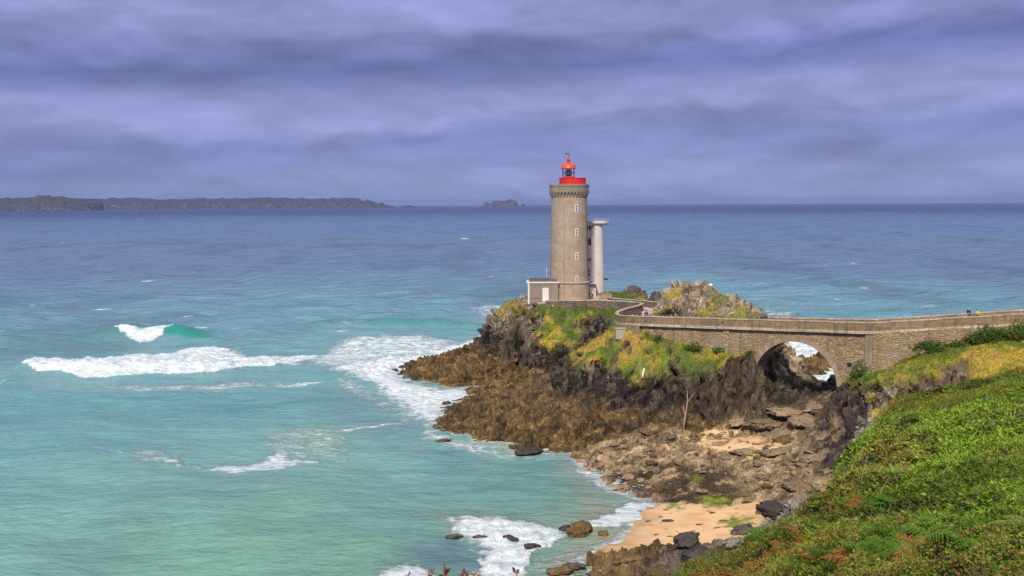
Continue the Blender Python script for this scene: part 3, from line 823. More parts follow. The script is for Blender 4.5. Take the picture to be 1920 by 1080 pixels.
for px, py, r in ((1345, 938, 1.0), (1388, 978, .8), (1265, 941, .55), (1325, 936, .6), (1368, 980, .5), (1300, 900, .6)):
    q = at_z(px, py, .9)
    col = lerp(col, C(.15, .20, .014), .8 * sst(r * 1.3, r * .5, np.hypot((X - q.x) * .7, (Y - q.y) * .5) + n2 * 1.2))
col = col * (1 + blk * .9 * (rock * (1 - m_sand2))[..., None])
gcol = lerp(lerp(np.zeros_like(col) + C(.20, .24, .018), C(.42, .31, .035), sst(-.12, .3, n3 * 1.2 + n1 * .8)), C(.34, .20, .045), sst(.2, .5, n1 + n2 * .3) * .7)
gcol = lerp(gcol, C(.055, .095, .015), sst(.0, -.4, n1 + n3) * .8)
hcol = lerp(np.zeros_like(col) + C(.035, .055, .012), C(.09, .055, .02), sst(0, .4, n1))
hc2 = lerp(hcol, gcol, sst(72, 92, Y))
col = lerp(col, gcol, grass * (.6 + .4 * sst(-.2, .2, n2)))
col = lerp(col, hc2, m_hill * sst(2.6, 1.6, slope))
arl = poly_mask(X, Y, [(24, 131), (24, 119), (40, 118), (44, 131), (34, 130.5)], 2) * sst(3.2, 4.6, zz)
col = lerp(col, lerp(np.zeros_like(col) + C(.045, .034, .024), C(.12, .088, .055), sst(-.1, .4, n2 + n4 * .5)), np.clip(arl * rock, 0, 1) * .85)
fcol = lerp(np.zeros_like(col) + C(.10, .07, .04), C(.27, .215, .135), sst(-.05, .4, n2 + n4 * .5))
col = lerp(col, fcol, np.clip(poly_mask(X, Y, [(44, 118), (50, 103), (75, 95), (96, 95), (96, 118)], 2) * rock, 0, 1) * .85)
col = np.clip(col, .008, .8)

mt, t, b = material('ground')
at = t.new('ShaderNodeAttribute', attribute_name='col').outputs['Color']
wet = t.new('ShaderNodeAttribute', attribute_name='wet').outputs['Fac']
pos = t.new('ShaderNodeNewGeometry').outputs['Position']
na = t.noise(pos, 2.2, 6, 0.65); nb = t.noise(t.mapping(pos, (1, 1, .35)), 5.0, 5, 0.65)
f = t.math('ADD', t.math('MULTIPLY_ADD', t.math('SUBTRACT', na, 0.5), 1.5, 1.0), t.math('MULTIPLY', t.math('SUBTRACT', nb, 0.5), 1.3))
f = t.math('MAXIMUM', f, 0.15)
rgh = t.new('ShaderNodeAttribute', attribute_name='rough').outputs['Fac']
f = t.math('MULTIPLY_ADD', t.math('SUBTRACT', f, 1.0), rgh, 1.0)
t.inp(b.inputs['Base Color'], t.mix(1.0, at, t.comb(f, f, f), 'MULTIPLY'))
t.inp(b.inputs['Roughness'], t.rng(wet, 0, 1, .92, .5))
b.inputs['Specular IOR Level'].default_value = .3
vo = t.new('ShaderNodeTexVoronoi', feature='F1'); t.inp(vo.inputs['Vector'], t.mapping(pos, (1, 1, .4))); vo.inputs['Scale'].default_value = 1.8
hh = t.math('ADD', t.math('MULTIPLY', vo.outputs['Distance'], .8), t.math('ADD', na, t.math('MULTIPLY', nb, .6)))
bp = t.new('ShaderNodeBump'); bp.inputs['Distance'].default_value = .35; t.inp(bp.inputs['Strength'], t.math('MULTIPLY', rgh, .9)); t.inp(bp.inputs['Height'], hh)
t.inp(b.inputs['Normal'], bp.outputs[0])
M['ground'] = mt
rough_a = np.clip(rock * 1.0 + grass * .6 + m_hill * .6 + .12, 0, 1) * (1 - m_sand2 * .85)
wet_a = np.clip(sst(6.5, 3.0, Zd + n1) * (1 - m_sand2) * .8 + m_sand2 * sst(.6, .1, Zd) * .9, 0, 1)

ny_, nx_ = X.shape
idx = np.arange(ny_ * nx_).reshape(ny_, nx_)
q = np.stack([idx[:-1, :-1], idx[:-1, 1:], idx[1:, 1:], idx[1:, :-1]], -1).reshape(-1, 4)
V = np.stack([Xd, Yd, Zd], -1).reshape(-1, 3)
fz = V[q][:, :, 2].max(1); fy = V[q][:, :, 1].mean(1); fx = V[q][:, :, 0].mean(1)
alive = (fz > -1.6)
mz = m_sand2.reshape(-1)[q].mean(1) > .5
mh = (m_hill.reshape(-1)[q].mean(1) > .5)
zone = np.where(mz, 0, np.where(mh, 1, 2))
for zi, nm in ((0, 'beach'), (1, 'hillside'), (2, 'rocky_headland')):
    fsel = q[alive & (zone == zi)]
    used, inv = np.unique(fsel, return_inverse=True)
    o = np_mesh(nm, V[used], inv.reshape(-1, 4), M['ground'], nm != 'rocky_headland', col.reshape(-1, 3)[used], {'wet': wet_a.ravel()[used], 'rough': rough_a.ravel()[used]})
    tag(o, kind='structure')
zcur = Zd
def gz(x, y): return zat(x, y, Zd)

# ------------------------------------------------------------------ sea
NTH = 760
th = np.linspace(R(-47), R(47), NTH)
rr = [46.0]
while rr[-1] < 32000:
    r_ = rr[-1]
    rr.append(r_ + (0.32 if r_ < 125 else (r_ * .0026 if r_ < 330 else (r_ * .006 if r_ < 1500 else r_ * .03))))
rr = np.array(rr)
TH, RR = np.meshgrid(th, rr)
SX, SY = RR * np.sin(TH), RR * np.cos(TH)
land = zat(SX, SY, Zd)
inside = (SX > GX0 + 1) & (SX < GX1 - 1) & (SY > GY0 + 1) & (SY < GY1 - 1)
land = np.where(inside, land, -6.0)
depth = np.clip(-land, 0, 8)
calm_s = sst(0.0, 1.6, depth)
sp = np.maximum(np.gradient(rr)[:, None], RR * (th[1] - th[0]))
SZ = np.zeros_like(SX)
wr = np.random.default_rng(5)
for i in range(34):
    L = 3.0 * (1.14 ** i) * wr.uniform(.9, 1.1)
    if L > 70: L = wr.uniform(8, 40)
    a = R(wr.normal(-155, 26))
    kx, ky = math.sin(a) * 2 * math.pi / L, math.cos(a) * 2 * math.pi / L
    ph = wr.uniform(0, 6.28)
    A_ = .0135 * L ** .74
    ok = np.clip((L / sp - 3.0) / 3.0, 0, 1)
    s = np.sin(kx * SX + ky * SY + ph + 1.2 * fbm(SX / L * .35, SY / L * .35, i, 2)) if L < 14 else np.sin(kx * SX + ky * SY + ph + 1.6 * vnoise(SX / L * .4, SY / L * .4, SX * 0 + i))
    SZ += A_ * ok * (s + .25 * np.cos(2 * (kx * SX + ky * SY + ph)))
SZ *= (.25 + .75 * calm_s) * (.42 + .58 * sst(140, 280, RR))

def crest(pts, amps, wf, wb):
    """a wave ridge along plan points from pixels at water level"""
    q = [at_z(px, py, 0) for px, py in pts]
    xs = np.array([p.x for p in q]); ys = np.array([p.y for p in q])
    yl = np.interp(SX, xs, ys); am = np.interp(SX, xs, amps, left=0, right=0)
    d = SY - yl + fbm(SX * .12, SY * .05, 3, 3) * 2.2
    return am * np.where(d < 0, np.exp(-(d / wf) ** 2), np.exp(-(d / wb) ** 2))
c1 = crest([(60, 645), (130, 634), (190, 629), (235, 628), (270, 629), (328, 630), (380, 634), (430, 641)], [0, .5, 1.1, 1.9, 1.6, 2.0, 1.2, 0], 2.4, 7.5)
c2 = crest([(10, 695), (50, 690), (120, 692), (300, 699), (420, 692), (520, 684), (600, 668)], [0, .8, 1.2, 1.25, 1.0, .5, 0], 2.2, 9)
c3 = crest([(540, 622), (620, 612), (730, 611), (820, 612), (900, 616), (990, 620)], [0, 1.2, 2.2, 1.8, .8, 0], 4, 8)
c4 = crest([(380, 588), (520, 582), (700, 580), (800, 583)], [0, .9, .9, 0], 5, 9)
c5 = crest([(560, 722), (640, 716), (720, 722), (780, 728)], [0, .6, .2, 0], 3, 6)
c6 = crest([(60, 780), (300, 770), (640, 760), (760, 752), (860, 745)], [0, .35, .45, .2, 0], 4, 8)
c7 = crest([(300, 935), (560, 905), (800, 880), (960, 866)], [0, .25, .25, 0], 3.5, 6)
c8 = crest([(1240, 565), (1400, 552), (1560, 548), (1800, 552), (1950, 560), (2200, 575)], [0, .8, .9, .8, .4, 0], 6, 10)
c9 = crest([(1300, 600), (1420, 596), (1560, 590), (1700, 585), (1900, 578), (2150, 570)], [0, .3, .9, .9, .4, 0], 5, 9)
SZ = SZ + c1 + c2 + c3 + c4 + c5 + c6 + c7 + c8 + c9

FN1 = fbm(SX * .22, SY * .12, 5, 4); FN2 = fbm(SX * .9, SY * .45, 9, 3); FN3 = ridged(SX * .25, SY * .16, 2, 4)
foam = np.zeros_like(SX)
def fpoly(pts, amt, soft=1.5, z=0.0, wob=1.5):
    global foam
    q = [at_z(px, py, z) for px, py in pts]
    x0, x1 = min(p.x for p in q) - 8, max(p.x for p in q) + 8; y0, y1 = min(p.y for p in q) - 8, max(p.y for p in q) + 8
    sel = (SX > x0) & (SX < x1) & (SY > y0) & (SY < y1)
    mval = poly_mask(SX[sel] + FN2[sel] * wob, SY[sel] + FN1[sel] * wob * 1.6, [(p.x, p.y) for p in q], soft)
    foam[sel] = np.maximum(foam[sel], mval * amt)
# the long breaker and the one behind
fpoly([(38, 690), (46, 683), (100, 684), (180, 681), (250, 672), (330, 662), (420, 662), (470, 668), (540, 672), (548, 678), (520, 686), (440, 693), (390, 701), (330, 704), (280, 708), (180, 708), (110, 698), (70, 699)], 1.0, .8, 0, .8)
fpoly([(180, 682), (250, 665), (330, 648), (400, 643), (445, 648), (470, 660), (560, 663), (640, 655), (560, 680), (400, 690), (200, 690)], .80, 2.5)
fpoly([(210, 627), (234, 626), (262, 630), (300, 628), (338, 625.5), (331, 627.5), (316, 629.5), (302, 632), (285, 635), (262, 636.5), (248, 635.5), (236, 632), (223, 629)], .80, 1.0, 0, .8)
fpoly([(60, 712), (200, 722), (350, 725), (420, 720), (500, 715), (540, 725), (400, 740), (200, 735)], .54, 3)
fpoly([(0, 748), (40, 745), (20, 755), (0, 756)], .6, 2)
fpoly([(0, 712), (20, 710), (10, 722), (0, 724)], .7, 1)
# white water round the rocks
fpoly([(640, 690), (700, 668), (760, 664), (830, 650), (880, 640), (925, 630), (905, 660), (800, 690), (760, 700), (770, 720), (830, 728), (905, 730), (970, 712), (915, 735), (880, 745), (850, 765), (820, 795), (815, 808), (860, 826), (930, 840), (985, 855), (900, 845), (830, 832), (800, 818), (790, 790), (750, 765), (730, 745), (690, 722), (640, 712), (615, 698)], 1.0, 6)
fpoly([(560, 672), (640, 640), (720, 626), (770, 632), (860, 640), (880, 655), (700, 690), (640, 705), (590, 690)], .66, 6)
fpoly([(600, 716), (660, 712), (730, 740), (790, 780), (800, 815), (760, 800), (700, 760)], .60, 5)
fpoly([(500, 720), (560, 714), (620, 718), (560, 724)], .62, 1)
fpoly([(630, 806), (700, 798), (760, 790), (770, 797), (700, 806), (650, 812)], .66, 1.2)
# lacy patches in the bay
fpoly([(380, 882), (430, 870), (490, 866), (520, 838), (548, 846), (540, 862), (600, 862), (602, 872), (520, 887), (440, 892)], .70, 1.6)
fpoly([(255, 862), (300, 855), (345, 862), (400, 880), (380, 886), (320, 870)], .55, 1.2)
fpoly([(200, 852), (330, 838), (350, 868), (270, 872)], .47, 2)
fpoly([(480, 812), (560, 800), (660, 802), (670, 850), (560, 862), (500, 850)], .49, 2.5)
fpoly([(620, 858), (655, 852), (655, 862), (630, 866)], .6, 1)
# near the beach
fpoly([(845, 968), (905, 964), (1000, 985), (1062, 988), (1075, 1005), (1020, 1028), (970, 1055), (985, 1085), (800, 1090), (860, 1065), (930, 1035), (880, 1010), (842, 992)], .86, 2.2)
fpoly([(900, 1035), (980, 1005), (1050, 992), (1065, 1006), (1000, 1040), (960, 1062), (990, 1090), (880, 1095)], .98, 1.0)
fpoly([(690, 1065), (780, 1045), (830, 1065), (840, 1090), (680, 1095)], .72, 1.5)
fpoly([(985, 1060), (1020, 1035), (1160, 1010), (1170, 1030), (1080, 1080), (1000, 1085)], .45, 1.5)
fpoly([(1095, 975), (1150, 952), (1220, 938), (1262, 942), (1230, 965), (1190, 985), (1160, 1000), (1115, 990)], .80, 1.2)
fpoly([(1060, 850), (1110, 862), (1130, 885), (1190, 905), (1260, 940), (1200, 942), (1120, 912), (1085, 885)], .60, 1.0)
fpoly([(1060, 868), (1120, 890), (1160, 900), (1110, 905)], .5, 1.0)
# beyond the rocks
fpoly([(870, 582), (960, 572), (990, 566), (970, 585), (900, 592)], .50, 3)
fpoly([(760, 606), (830, 602), (920, 608), (900, 616), (800, 612)], .42, 2.5)
fpoly([(610, 618), (680, 608), (690, 614), (640, 622)], .42, 2)
fpoly([(1430, 575), (1470, 583), (1520, 590), (1480, 596), (1430, 590)], .55, 4)
fpoly([(1430, 735), (1470, 640), (1640, 640), (1640, 735)], .97, 2.5)
fpoly([(1130, 555), (1160, 548), (1230, 548), (1260, 556), (1200, 562)], .5, 4)
# foam against the shore everywhere
shore = inside & (SY > 78)
foam = np.maximum(foam, np.where(shore, sst(.55, .0, depth) * .62, 0))
# white horses out at sea
for i in range(120):
    D_ = 240 * math.exp(wr.uniform(0, 2.1)); x_ = wr.uniform(-.55, .55) * D_
    wd, dp = wr.uniform(1.5, 5) * (D_ / 300) ** .5, wr.uniform(.8, 2.2) * (D_ / 300) ** .8
    sel = (np.abs(SX - x_) < 4 * wd) & (np.abs(SY - D_) < 4 * dp)
    if sel.any(): foam[sel] = np.maximum(foam[sel], .85 * wr.uniform(.5, 1) * np.exp(-((SX[sel] - x_) / wd) ** 2 - ((SY[sel] - D_) / dp) ** 2))
for px, py, wd, dp, a in ((872, 448, 5, 6, 1.1), (862, 447, 3, 5, 1.0), (935, 462, 4, 5, .9), (370, 433, 3, 6, .8), (118, 456, 3, 5, .7), (1530, 424, 5, 8, .9)):
    q = at_z(px, py, 0)
    sel = (np.abs(SX - q.x) < 4 * wd) & (np.abs(SY - q.y) < 4 * dp)
    foam[sel] = np.maximum(foam[sel], a * np.exp(-((SX[sel] - q.x) / wd) ** 2 - ((SY[sel] - q.y) / dp) ** 2))
FN4 = fbm(SX * 1.3, SY * .9, 19, 3)
SZ += np.clip(foam - .6, 0, .4) * (.5 + .9 * FN2 + 1.3 * FN4) * np.where(RR < 350, 1, 0) * np.clip(calm_s + .2, 0, 1)
SZ = np.where(inside, SZ * np.clip(depth / 1.0, .12, 1), SZ)

# water colour, some light and shade painted in: sand-clouded shallows, turquoise bay, blue sea
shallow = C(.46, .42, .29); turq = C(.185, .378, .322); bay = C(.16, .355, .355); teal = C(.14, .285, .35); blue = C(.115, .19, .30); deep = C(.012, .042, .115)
wob = fbm(SX * .012, SY * .006, 3, 4)
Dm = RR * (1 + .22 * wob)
wc = np.zeros(SX.shape + (3,)) + turq
wc = lerp(wc, bay, sst(95, 190, Dm - .25 * SX))
wc = lerp(wc, teal, sst(190, 300, Dm))
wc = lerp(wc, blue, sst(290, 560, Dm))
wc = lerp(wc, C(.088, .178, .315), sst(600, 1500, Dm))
wc = lerp(wc, deep, sst(1100, 4200, Dm))  # deep blue, with the cloud-shadow band near the horizon painted in
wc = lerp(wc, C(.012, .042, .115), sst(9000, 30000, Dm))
wc = lerp(wc, shallow, np.where(inside, sst(1.0, .05, depth), 0) * .75 * (SY < 128))
pn = fbm(SX * .035, SY * .018, 55, 4)
wc = lerp(wc, C(.205, .42, .30), sst(.05, .4, pn) * sst(200, 120, RR) * .6)
wc = lerp(wc, C(.12, .30, .34), sst(-.05, -.4, pn) * sst(260, 150, RR) * .55)
cloudy = poly_mask(SX + FN2, SY + FN1 * 2, [(at_z(*p).x, at_z(*p).y) for p in ((840, 968, 0), (910, 964, 0), (1000, 985, 0), (1090, 985, 0), (1180, 950, 0), (1090, 915, 0), (1060, 960, 0), (960, 1000, 0), (880, 998, 0))], 3)
wc = lerp(wc, C(.42, .36, .25), cloudy * .45)
dk = poly_mask(SX + FN2 * 2, SY + FN1 * 3, [(at_z(*p).x, at_z(*p).y) for p in ((770, 1010, 0), (860, 1000, 0), (930, 1035, 0), (900, 1050, 0), (800, 1055, 0), (740, 1035, 0))], 3)
dk2 = poly_mask(SX + FN2 * 2, SY + FN1 * 3, [(at_z(*p).x, at_z(*p).y) for p in ((620, 730, 0), (720, 760, 0), (790, 800, 0), (760, 830, 0), (860, 850, 0), (960, 870, 0), (880, 860, 0), (700, 840, 0), (600, 780, 0))], 5)
wc = lerp(wc, C(.13, .22, .28), np.maximum(dk * .75, dk2 * .45))
wc = lerp(wc, C(.01, .25, .19), np.clip((c1 - .45) * 1.3, 0, 1) * sst(-93, -86, SX) * .9)  # light through the thin breaker face, put into the colour as green
wc = lerp(wc, C(.03, .20, .20), np.clip(c1 * .25 + c3 * .42 + c4 * .4 + c5 * .5 + c6 * .5 + c9 * .35, 0, .7))
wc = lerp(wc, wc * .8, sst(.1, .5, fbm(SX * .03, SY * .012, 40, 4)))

mt, t, b = material('sea_water')
at = t.new('ShaderNodeAttribute', attribute_name='col').outputs['Color']
fo = t.new('ShaderNodeAttribute', attribute_name='foam').outputs['Fac']
pos = t.new('ShaderNodeNewGeometry').outputs['Position']
pst = t.mapping(pos, (.62, .85, 1))
fa = t.noise(pst, .55, 9, .72, .6)
fb = t.new('ShaderNodeTexVoronoi', feature='DISTANCE_TO_EDGE'); 
fwv = t.new('ShaderNodeVectorMath', operation='MULTIPLY_ADD')
nzv = t.new('ShaderNodeTexNoise'); t.inp(nzv.inputs['Vector'], pst); nzv.inputs['Scale'].default_value = .9; nzv.inputs['Detail'].default_value = 4
t.inp(fwv.inputs[0], nzv.outputs['Color']); fwv.inputs[1].default_value = (1.6, 1.6, 0); t.inp(fwv.inputs[2], pst)
t.inp(fb.inputs['Vector'], fwv.outputs[0]); fb.inputs['Scale'].default_value = 1.15
lace = t.rng(fb.outputs['Distance'], 0.0, .42, 1.0, 0.0)
pat = t.math('ADD', t.math('MULTIPLY', fa, .88), t.math('MULTIPLY', lace, .16))
lo = t.math('SUBTRACT', 1.02, fo)
fac = t.rng(pat, t.math('MULTIPLY', lo, .80), t.math('MULTIPLY_ADD', lo, .80, .30), 0, 1, True)
fac = t.math('MULTIPLY', t.math('MULTIPLY', fac, t.rng(fo, .02, .2)), t.rng(fo, .35, .95, .72, 1.0))
fine = t.noise(t.mapping(pos, (.8, 1.6, 1)), 1.1, 6, .62)
fv = t.math('MULTIPLY_ADD', t.math('SUBTRACT', fine, .5), .55, 1.0)
wcl = t.mix(1.0, at, t.comb(fv, fv, fv), 'MULTIPLY')
fgrey = t.mix(t.rng(t.noise(t.mapping(pos, (.5, 1.3, 1)), .9, 6, .7, .3), .38, .60), (.50, .64, .69), (.92, .94, .95))  # bluish shadow streaks of the foam painted into its colour
fr2_ = t.new('ShaderNodeAttribute', attribute_name='open').outputs['Fac']
t.inp(b.inputs['Roughness'], t.rng(fac, 0, 1, .22, .9))
b.inputs['IOR'].default_value = 1.33
fr_ = t.new('ShaderNodeAttribute', attribute_name='far').outputs['Fac']
t.inp(b.inputs['Specular IOR Level'], t.math('MULTIPLY', t.rng(fac, 0, 1, .32, .05), t.math('MULTIPLY_ADD', fr_, -.75, 1.0)))
w1 = t.noise(t.mapping(pos, (.40, 1.0, 1), (0, 0, R(14))), 1.0, 6, .62, .2)
w2 = t.noise(t.mapping(pos, (.5, 1.0, 1), (0, 0, R(-10))), .11, 5, .6, .1)
w3 = t.noise(t.mapping(pos, (.6, 1.0, 1)), .014, 5, .6)
w4 = t.noise(t.mapping(pos, (.30, 1.0, 1), (0, 0, R(8))), .30, 4, .6, .2)
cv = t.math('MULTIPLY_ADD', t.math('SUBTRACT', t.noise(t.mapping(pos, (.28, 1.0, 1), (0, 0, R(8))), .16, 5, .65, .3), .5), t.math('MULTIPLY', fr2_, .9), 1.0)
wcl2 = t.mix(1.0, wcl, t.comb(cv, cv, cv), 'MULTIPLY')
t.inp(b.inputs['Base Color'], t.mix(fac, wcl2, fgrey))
wv = t.math('ADD', t.math('MULTIPLY', w4, t.math('MULTIPLY', fr2_, 3.0)), t.math('MULTIPLY', w1, .60))
wv = t.math('ADD', wv, t.math('MULTIPLY', w2, t.math('MULTIPLY_ADD', fr2_, 3.5, 1.3)))
hh = t.math('ADD', wv, t.math('ADD', t.math('MULTIPLY', w3, 9.0), t.math('MULTIPLY', t.math('MULTIPLY', fac, fa), 1.3)))
t.inp(b.inputs['Normal'], t.bump(hh, .75, 1.0))
M['sea'] = mt
ny_, nx_ = SX.shape
idx = np.arange(ny_ * nx_).reshape(ny_, nx_)
q = np.stack([idx[:-1, :-1], idx[1:, :-1], idx[1:, 1:], idx[:-1, 1:]], -1).reshape(-1, 4)[:, ::-1]
# leave out what lies deep under the land
under = (land > 1.5).ravel()
q = q[~under[q].all(1)]
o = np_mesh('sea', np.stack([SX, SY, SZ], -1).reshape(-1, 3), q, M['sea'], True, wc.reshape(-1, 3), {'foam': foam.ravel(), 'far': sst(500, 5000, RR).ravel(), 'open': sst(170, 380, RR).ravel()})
tag(o, kind='structure')

# ------------------------------------------------------------------ far coast
def far_ridge(name, pts, width, mat, step, seed, top_noise=.25):
    """pts: (px, base py, top py, distance)"""
    xs = []
    for a, b_ in zip(pts[:-1], pts[1:]):
        n = max(2, int(abs(b_[0] - a[0]) / step))
        xs += [[a[j] + (b_[j] - a[j]) * i / n for j in range(4)] for i in range(n)]
    xs.append(list(pts[-1]))
    xs = np.array(xs)
    rows = [0, .03, .06, .10, .16, .3, .6, 1.0]
    hts = [-.05, .25, .5, .72, .9, 1.0, .97, -.05]
    V = []
    for j, (px, pb, pt, D) in enumerate(xs):
        q0, q1 = at_d(px, pb, D), at_d(px, pt, D)
        top = max(q1.z, 1) + (q1.z - q0.z) * .09 * float(fbm(np.array([px * .12 + seed]), np.array([seed * 1.0]), 0, 3)[0])
        for r_, h_ in zip(rows, hts):
            nn = float(fbm(np.array([q0.x * .012 + seed]), np.array([r_ * 9.0 + D * .0]), seed, 4)[0])
            nn2 = float(ridged(np.array([q0.x * .02 + seed]), np.array([r_ * 6.0]), seed, 3)[0])
            k = (D + r_ * width + nn2 * width * .02 * (r_ < .3)) / D
            V.append((q0.x * k, q0.y * k, top * h_ * (1 + nn * top_noise * (h_ > .2))))
    V = np.array(V); nr = len(rows); nc = len(xs)
    idx = np.arange(nc * nr).reshape(nc, nr)
    F = np.stack([idx[:-1, :-1], idx[1:, :-1], idx[1:, 1:], idx[:-1, 1:]], -1).reshape(-1, 4)
    return np_mesh(name, V, F, mat, True)
mt, t, b = material('far_rock')
pos = t.new('ShaderNodeNewGeometry').outputs['Position']
nzm = t.new('ShaderNodeNewGeometry').outputs['Normal']
na = t.noise(t.mapping(pos, (.7, .2, 2.2)), .012, 7, .7); nb = t.noise(t.mapping(pos, (.6, .2, 1.3)), .045, 6, .7)
c = t.mix(t.rng(na, .4, .6), (.022, .025, .028), (.07, .062, .066))
c = t.mix(t.rng(nb, .52, .66), c, (.19, .175, .18))
c = t.mix(t.rng(nb, .46, .34), c, (.025, .03, .025))
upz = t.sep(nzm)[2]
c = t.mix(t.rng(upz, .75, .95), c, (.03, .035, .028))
t.inp(b.inputs['Base Color'], c); b.inputs['Roughness'].default_value = .95
M['far'] = mt
tag(far_ridge('far_headland', [(-260, 397, 366, 7000), (-100, 396, 368, 7000), (0, 395, 370.5, 7050), (40, 395, 369, 7100), (64, 395, 368, 7100), (70, 395, 365, 7100), (118, 395, 365.5, 7150), (124, 395, 369, 7200), (165, 394, 371, 7300), (190, 393, 375, 7600), (196, 392, 385, 7900)], 1400, M['far'], 3, 3, .05), kind='structure')
tag(far_ridge('distant_coast', [(150, 391.5, 373, 9400), (200, 391.5, 371.5, 9400), (250, 391.5, 370, 9500), (300, 391, 373.5, 9600), (370, 390.5, 371.5, 9800), (440, 390, 371, 10000), (480, 390, 370, 10100), (500, 390, 369, 10100), (560, 389.5, 371, 10300), (620, 389.2, 371.5, 10400), (660, 389, 370.5, 10500), (676, 389, 371, 10500), (678, 389, 377, 10500), (684, 389, 376, 10500), (690, 389, 373.5, 10500), (700, 388.5, 377, 10500), (708, 388.4, 382, 10500), (716, 388.3, 379.5, 10500), (724, 388.2, 384, 10500), (740, 388, 386.5, 10500)], 1500, M['far'], 2.5, 8, .06), kind='structure')
o = far_ridge('rocky_islet', [(906, 384.5, 384, 12500), (909, 384.5, 378.5, 12500), (914, 384.5, 379, 12500), (920, 384.5, 382.5, 12500), (924, 384.5, 378.5, 12500), (930, 384.5, 376.5, 12500), (944, 384.5, 377, 12500), (950, 384.5, 376, 12500), (954, 384.5, 374, 12500), (962, 384.5, 374.5, 12500), (968, 384.5, 378, 12500), (972, 384.5, 383.5, 12500)], 350, M['far'], .8, 21, .1)
tag(o, 'dark jagged islet alone on the horizon, just left of the lighthouse lantern', 'islet')
o = far_ridge('skerry', [(977, 384.5, 384, 12700), (979, 384.5, 382, 12700), (983, 384.5, 382.6, 12700), (985, 384.5, 384.2, 12700)], 90, M['far'], .8, 27, .1)
tag(o, 'tiny low skerry on the horizon beside the jagged islet', 'islet')
o = far_ridge('skerry', [(755, 386.6, 386.3, 11500), (762, 386.6, 384.6, 11500), (770, 386.6, 385.2, 11500), (776, 386.6, 386.4, 11500)], 90, M['far'], .8, 29, .1)
tag(o, 'flat low skerry off the tip of the far coast', 'islet')

# ------------------------------------------------------------------ walls along a line
def offset_pl(pl, d):
    out = []
    for i, p in enumerate(pl):
        a = pl[max(i - 1, 0)]; b_ = pl[min(i + 1, len(pl) - 1)]
        t_ = Vector((b_.x - a.x, b_.y - a.y, 0)).normalized()
        out.append(Vector((p.x + t_.y * d, p.y - t_.x * d, p.z)))
    return out
def ribbon_wall(mb, pl, off0, off1, top, bot):
    """solid strip along a line between two sideways offsets; top and bot are (lists of) levels"""
    A_, B_ = offset_pl(pl, off0), offset_pl(pl, off1)
    n_ = len(pl); vs = []
    L = [0.0]
    for a, b_ in zip(pl[:-1], pl[1:]): L.append(L[-1] + (Vector((b_.x, b_.y)) - Vector((a.x, a.y))).length)
    for i in range(n_):
        vs += [(A_[i].x, A_[i].y, bot[i]), (A_[i].x, A_[i].y, top[i]), (B_[i].x, B_[i].y, top[i]), (B_[i].x, B_[i].y, bot[i])]
    fs, us = [], []
    for i in range(n_ - 1):
        a, b_ = 4 * i, 4 * i + 4
        for k0, k1 in ((0, 1), (1, 2), (2, 3), (3, 0)):
            fs.append((a + k0, b_ + k0, b_ + k1, a + k1)[::-1])
            vv_ = {0: (bot[i], bot[i + 1]), 1: (top[i], top[i + 1]), 2: (top[i], top[i + 1]), 3: (bot[i], bot[i + 1])}
            ex = .5 if (k0, k1) in ((1, 2), (3, 0)) else 0
            w0, w1 = vv_[k0], vv_[k1]
            us.append([(L[i], w0[0]), (L[i + 1], w0[1]), (L[i + 1], w1[1] + ex), (L[i], w1[0] + ex)][::-1])
    fs += [(0, 1, 2, 3), tuple(4 * (n_ - 1) + k for k in (3, 2, 1, 0))]
    us += [None, None]
    return mb.add(vs, fs, us)

def zlev(pl, d):
    return [p.z + d + .035 * float(fbm(np.array([p.x * .9 + d * .01]), np.array([p.y * .9]), 2, 2)[0]) for p in pl]
CORN = 1.45                                           # parapet top to the underside of the string course

# ------------------------------------------------------------------ bridge
br = empty('stone_bridge', (bpt(10).x, bpt(10).y, 7), 0, 'brown rubble stone footbridge with one round arch and long pale coped parapets', 'bridge')
def bpart(mb, nm, mat, bevel=0.0):
    o = mb.build(nm, mat, None, bevel)
    o.parent = br; o.matrix_parent_inverse = Matrix.Translation(br.location).inverted()
    return o
front = dense([tuple(v_) for v_ in near[:3]], 3.0) + dense([near[2]] + near[3:], 1.5)[1:]
tipbend = [p for p in smooth_pl([near[-1]] + near_bend[:4], 2)][1:]
full = front + tipbend
# side wall with the arch cut out
UC, AH, ZS, ZC = 9.9, 5.65, 8.1, 13.95
def intr(u_):
    t_ = (u_ - UC) / AH
    return ZS + (ZC - ZS) * math.sqrt(max(0, 1 - t_ * t_))
ztop_s = lambda s: float(np.interp(s, [0, 9.5, 21.9, 28.5, 33.0], [near[2][2], near[3][2], near[4][2], near[5][2], near[6][2]]))
WB = 3.4
def side(off, face):
    mb = MB()
    us_ = sorted(set([-0.0] + [UC + AH * math.sin(a) for a in np.linspace(-math.pi / 2, math.pi / 2, 33)] + list(np.arange(0, UC - AH, 1.5)) + list(np.arange(UC + AH + .8, 33.1, 1.5))))
    for u0, u1 in zip(us_[:-1], us_[1:]):
        inside_ = u0 >= UC - AH - 1e-6 and u1 <= UC + AH + 1e-6
        z0a, z0b = (intr(u0), intr(u1)) if inside_ else (3.0, 3.0)
        a, b_ = bpt(u0, off), bpt(u1, off)
        zt0, zt1 = ztop_s(u0) - CORN + .1, ztop_s(u1) - CORN + .1
        v4 = [(a.x, a.y, z0a), (b_.x, b_.y, z0b), (b_.x, b_.y, zt1), (a.x, a.y, zt0)]
        uv4 = [(u0, z0a), (u1, z0b), (u1, zt1), (u0, zt0)]
        order = (1, 0, 3, 2) if face > 0 else (0, 1, 2, 3)
        mb.add([v4[k] for k in order], [(0, 1, 2, 3)], [[uv4[k] for k in order]])
    return mb
mb = side(0.0, 1)
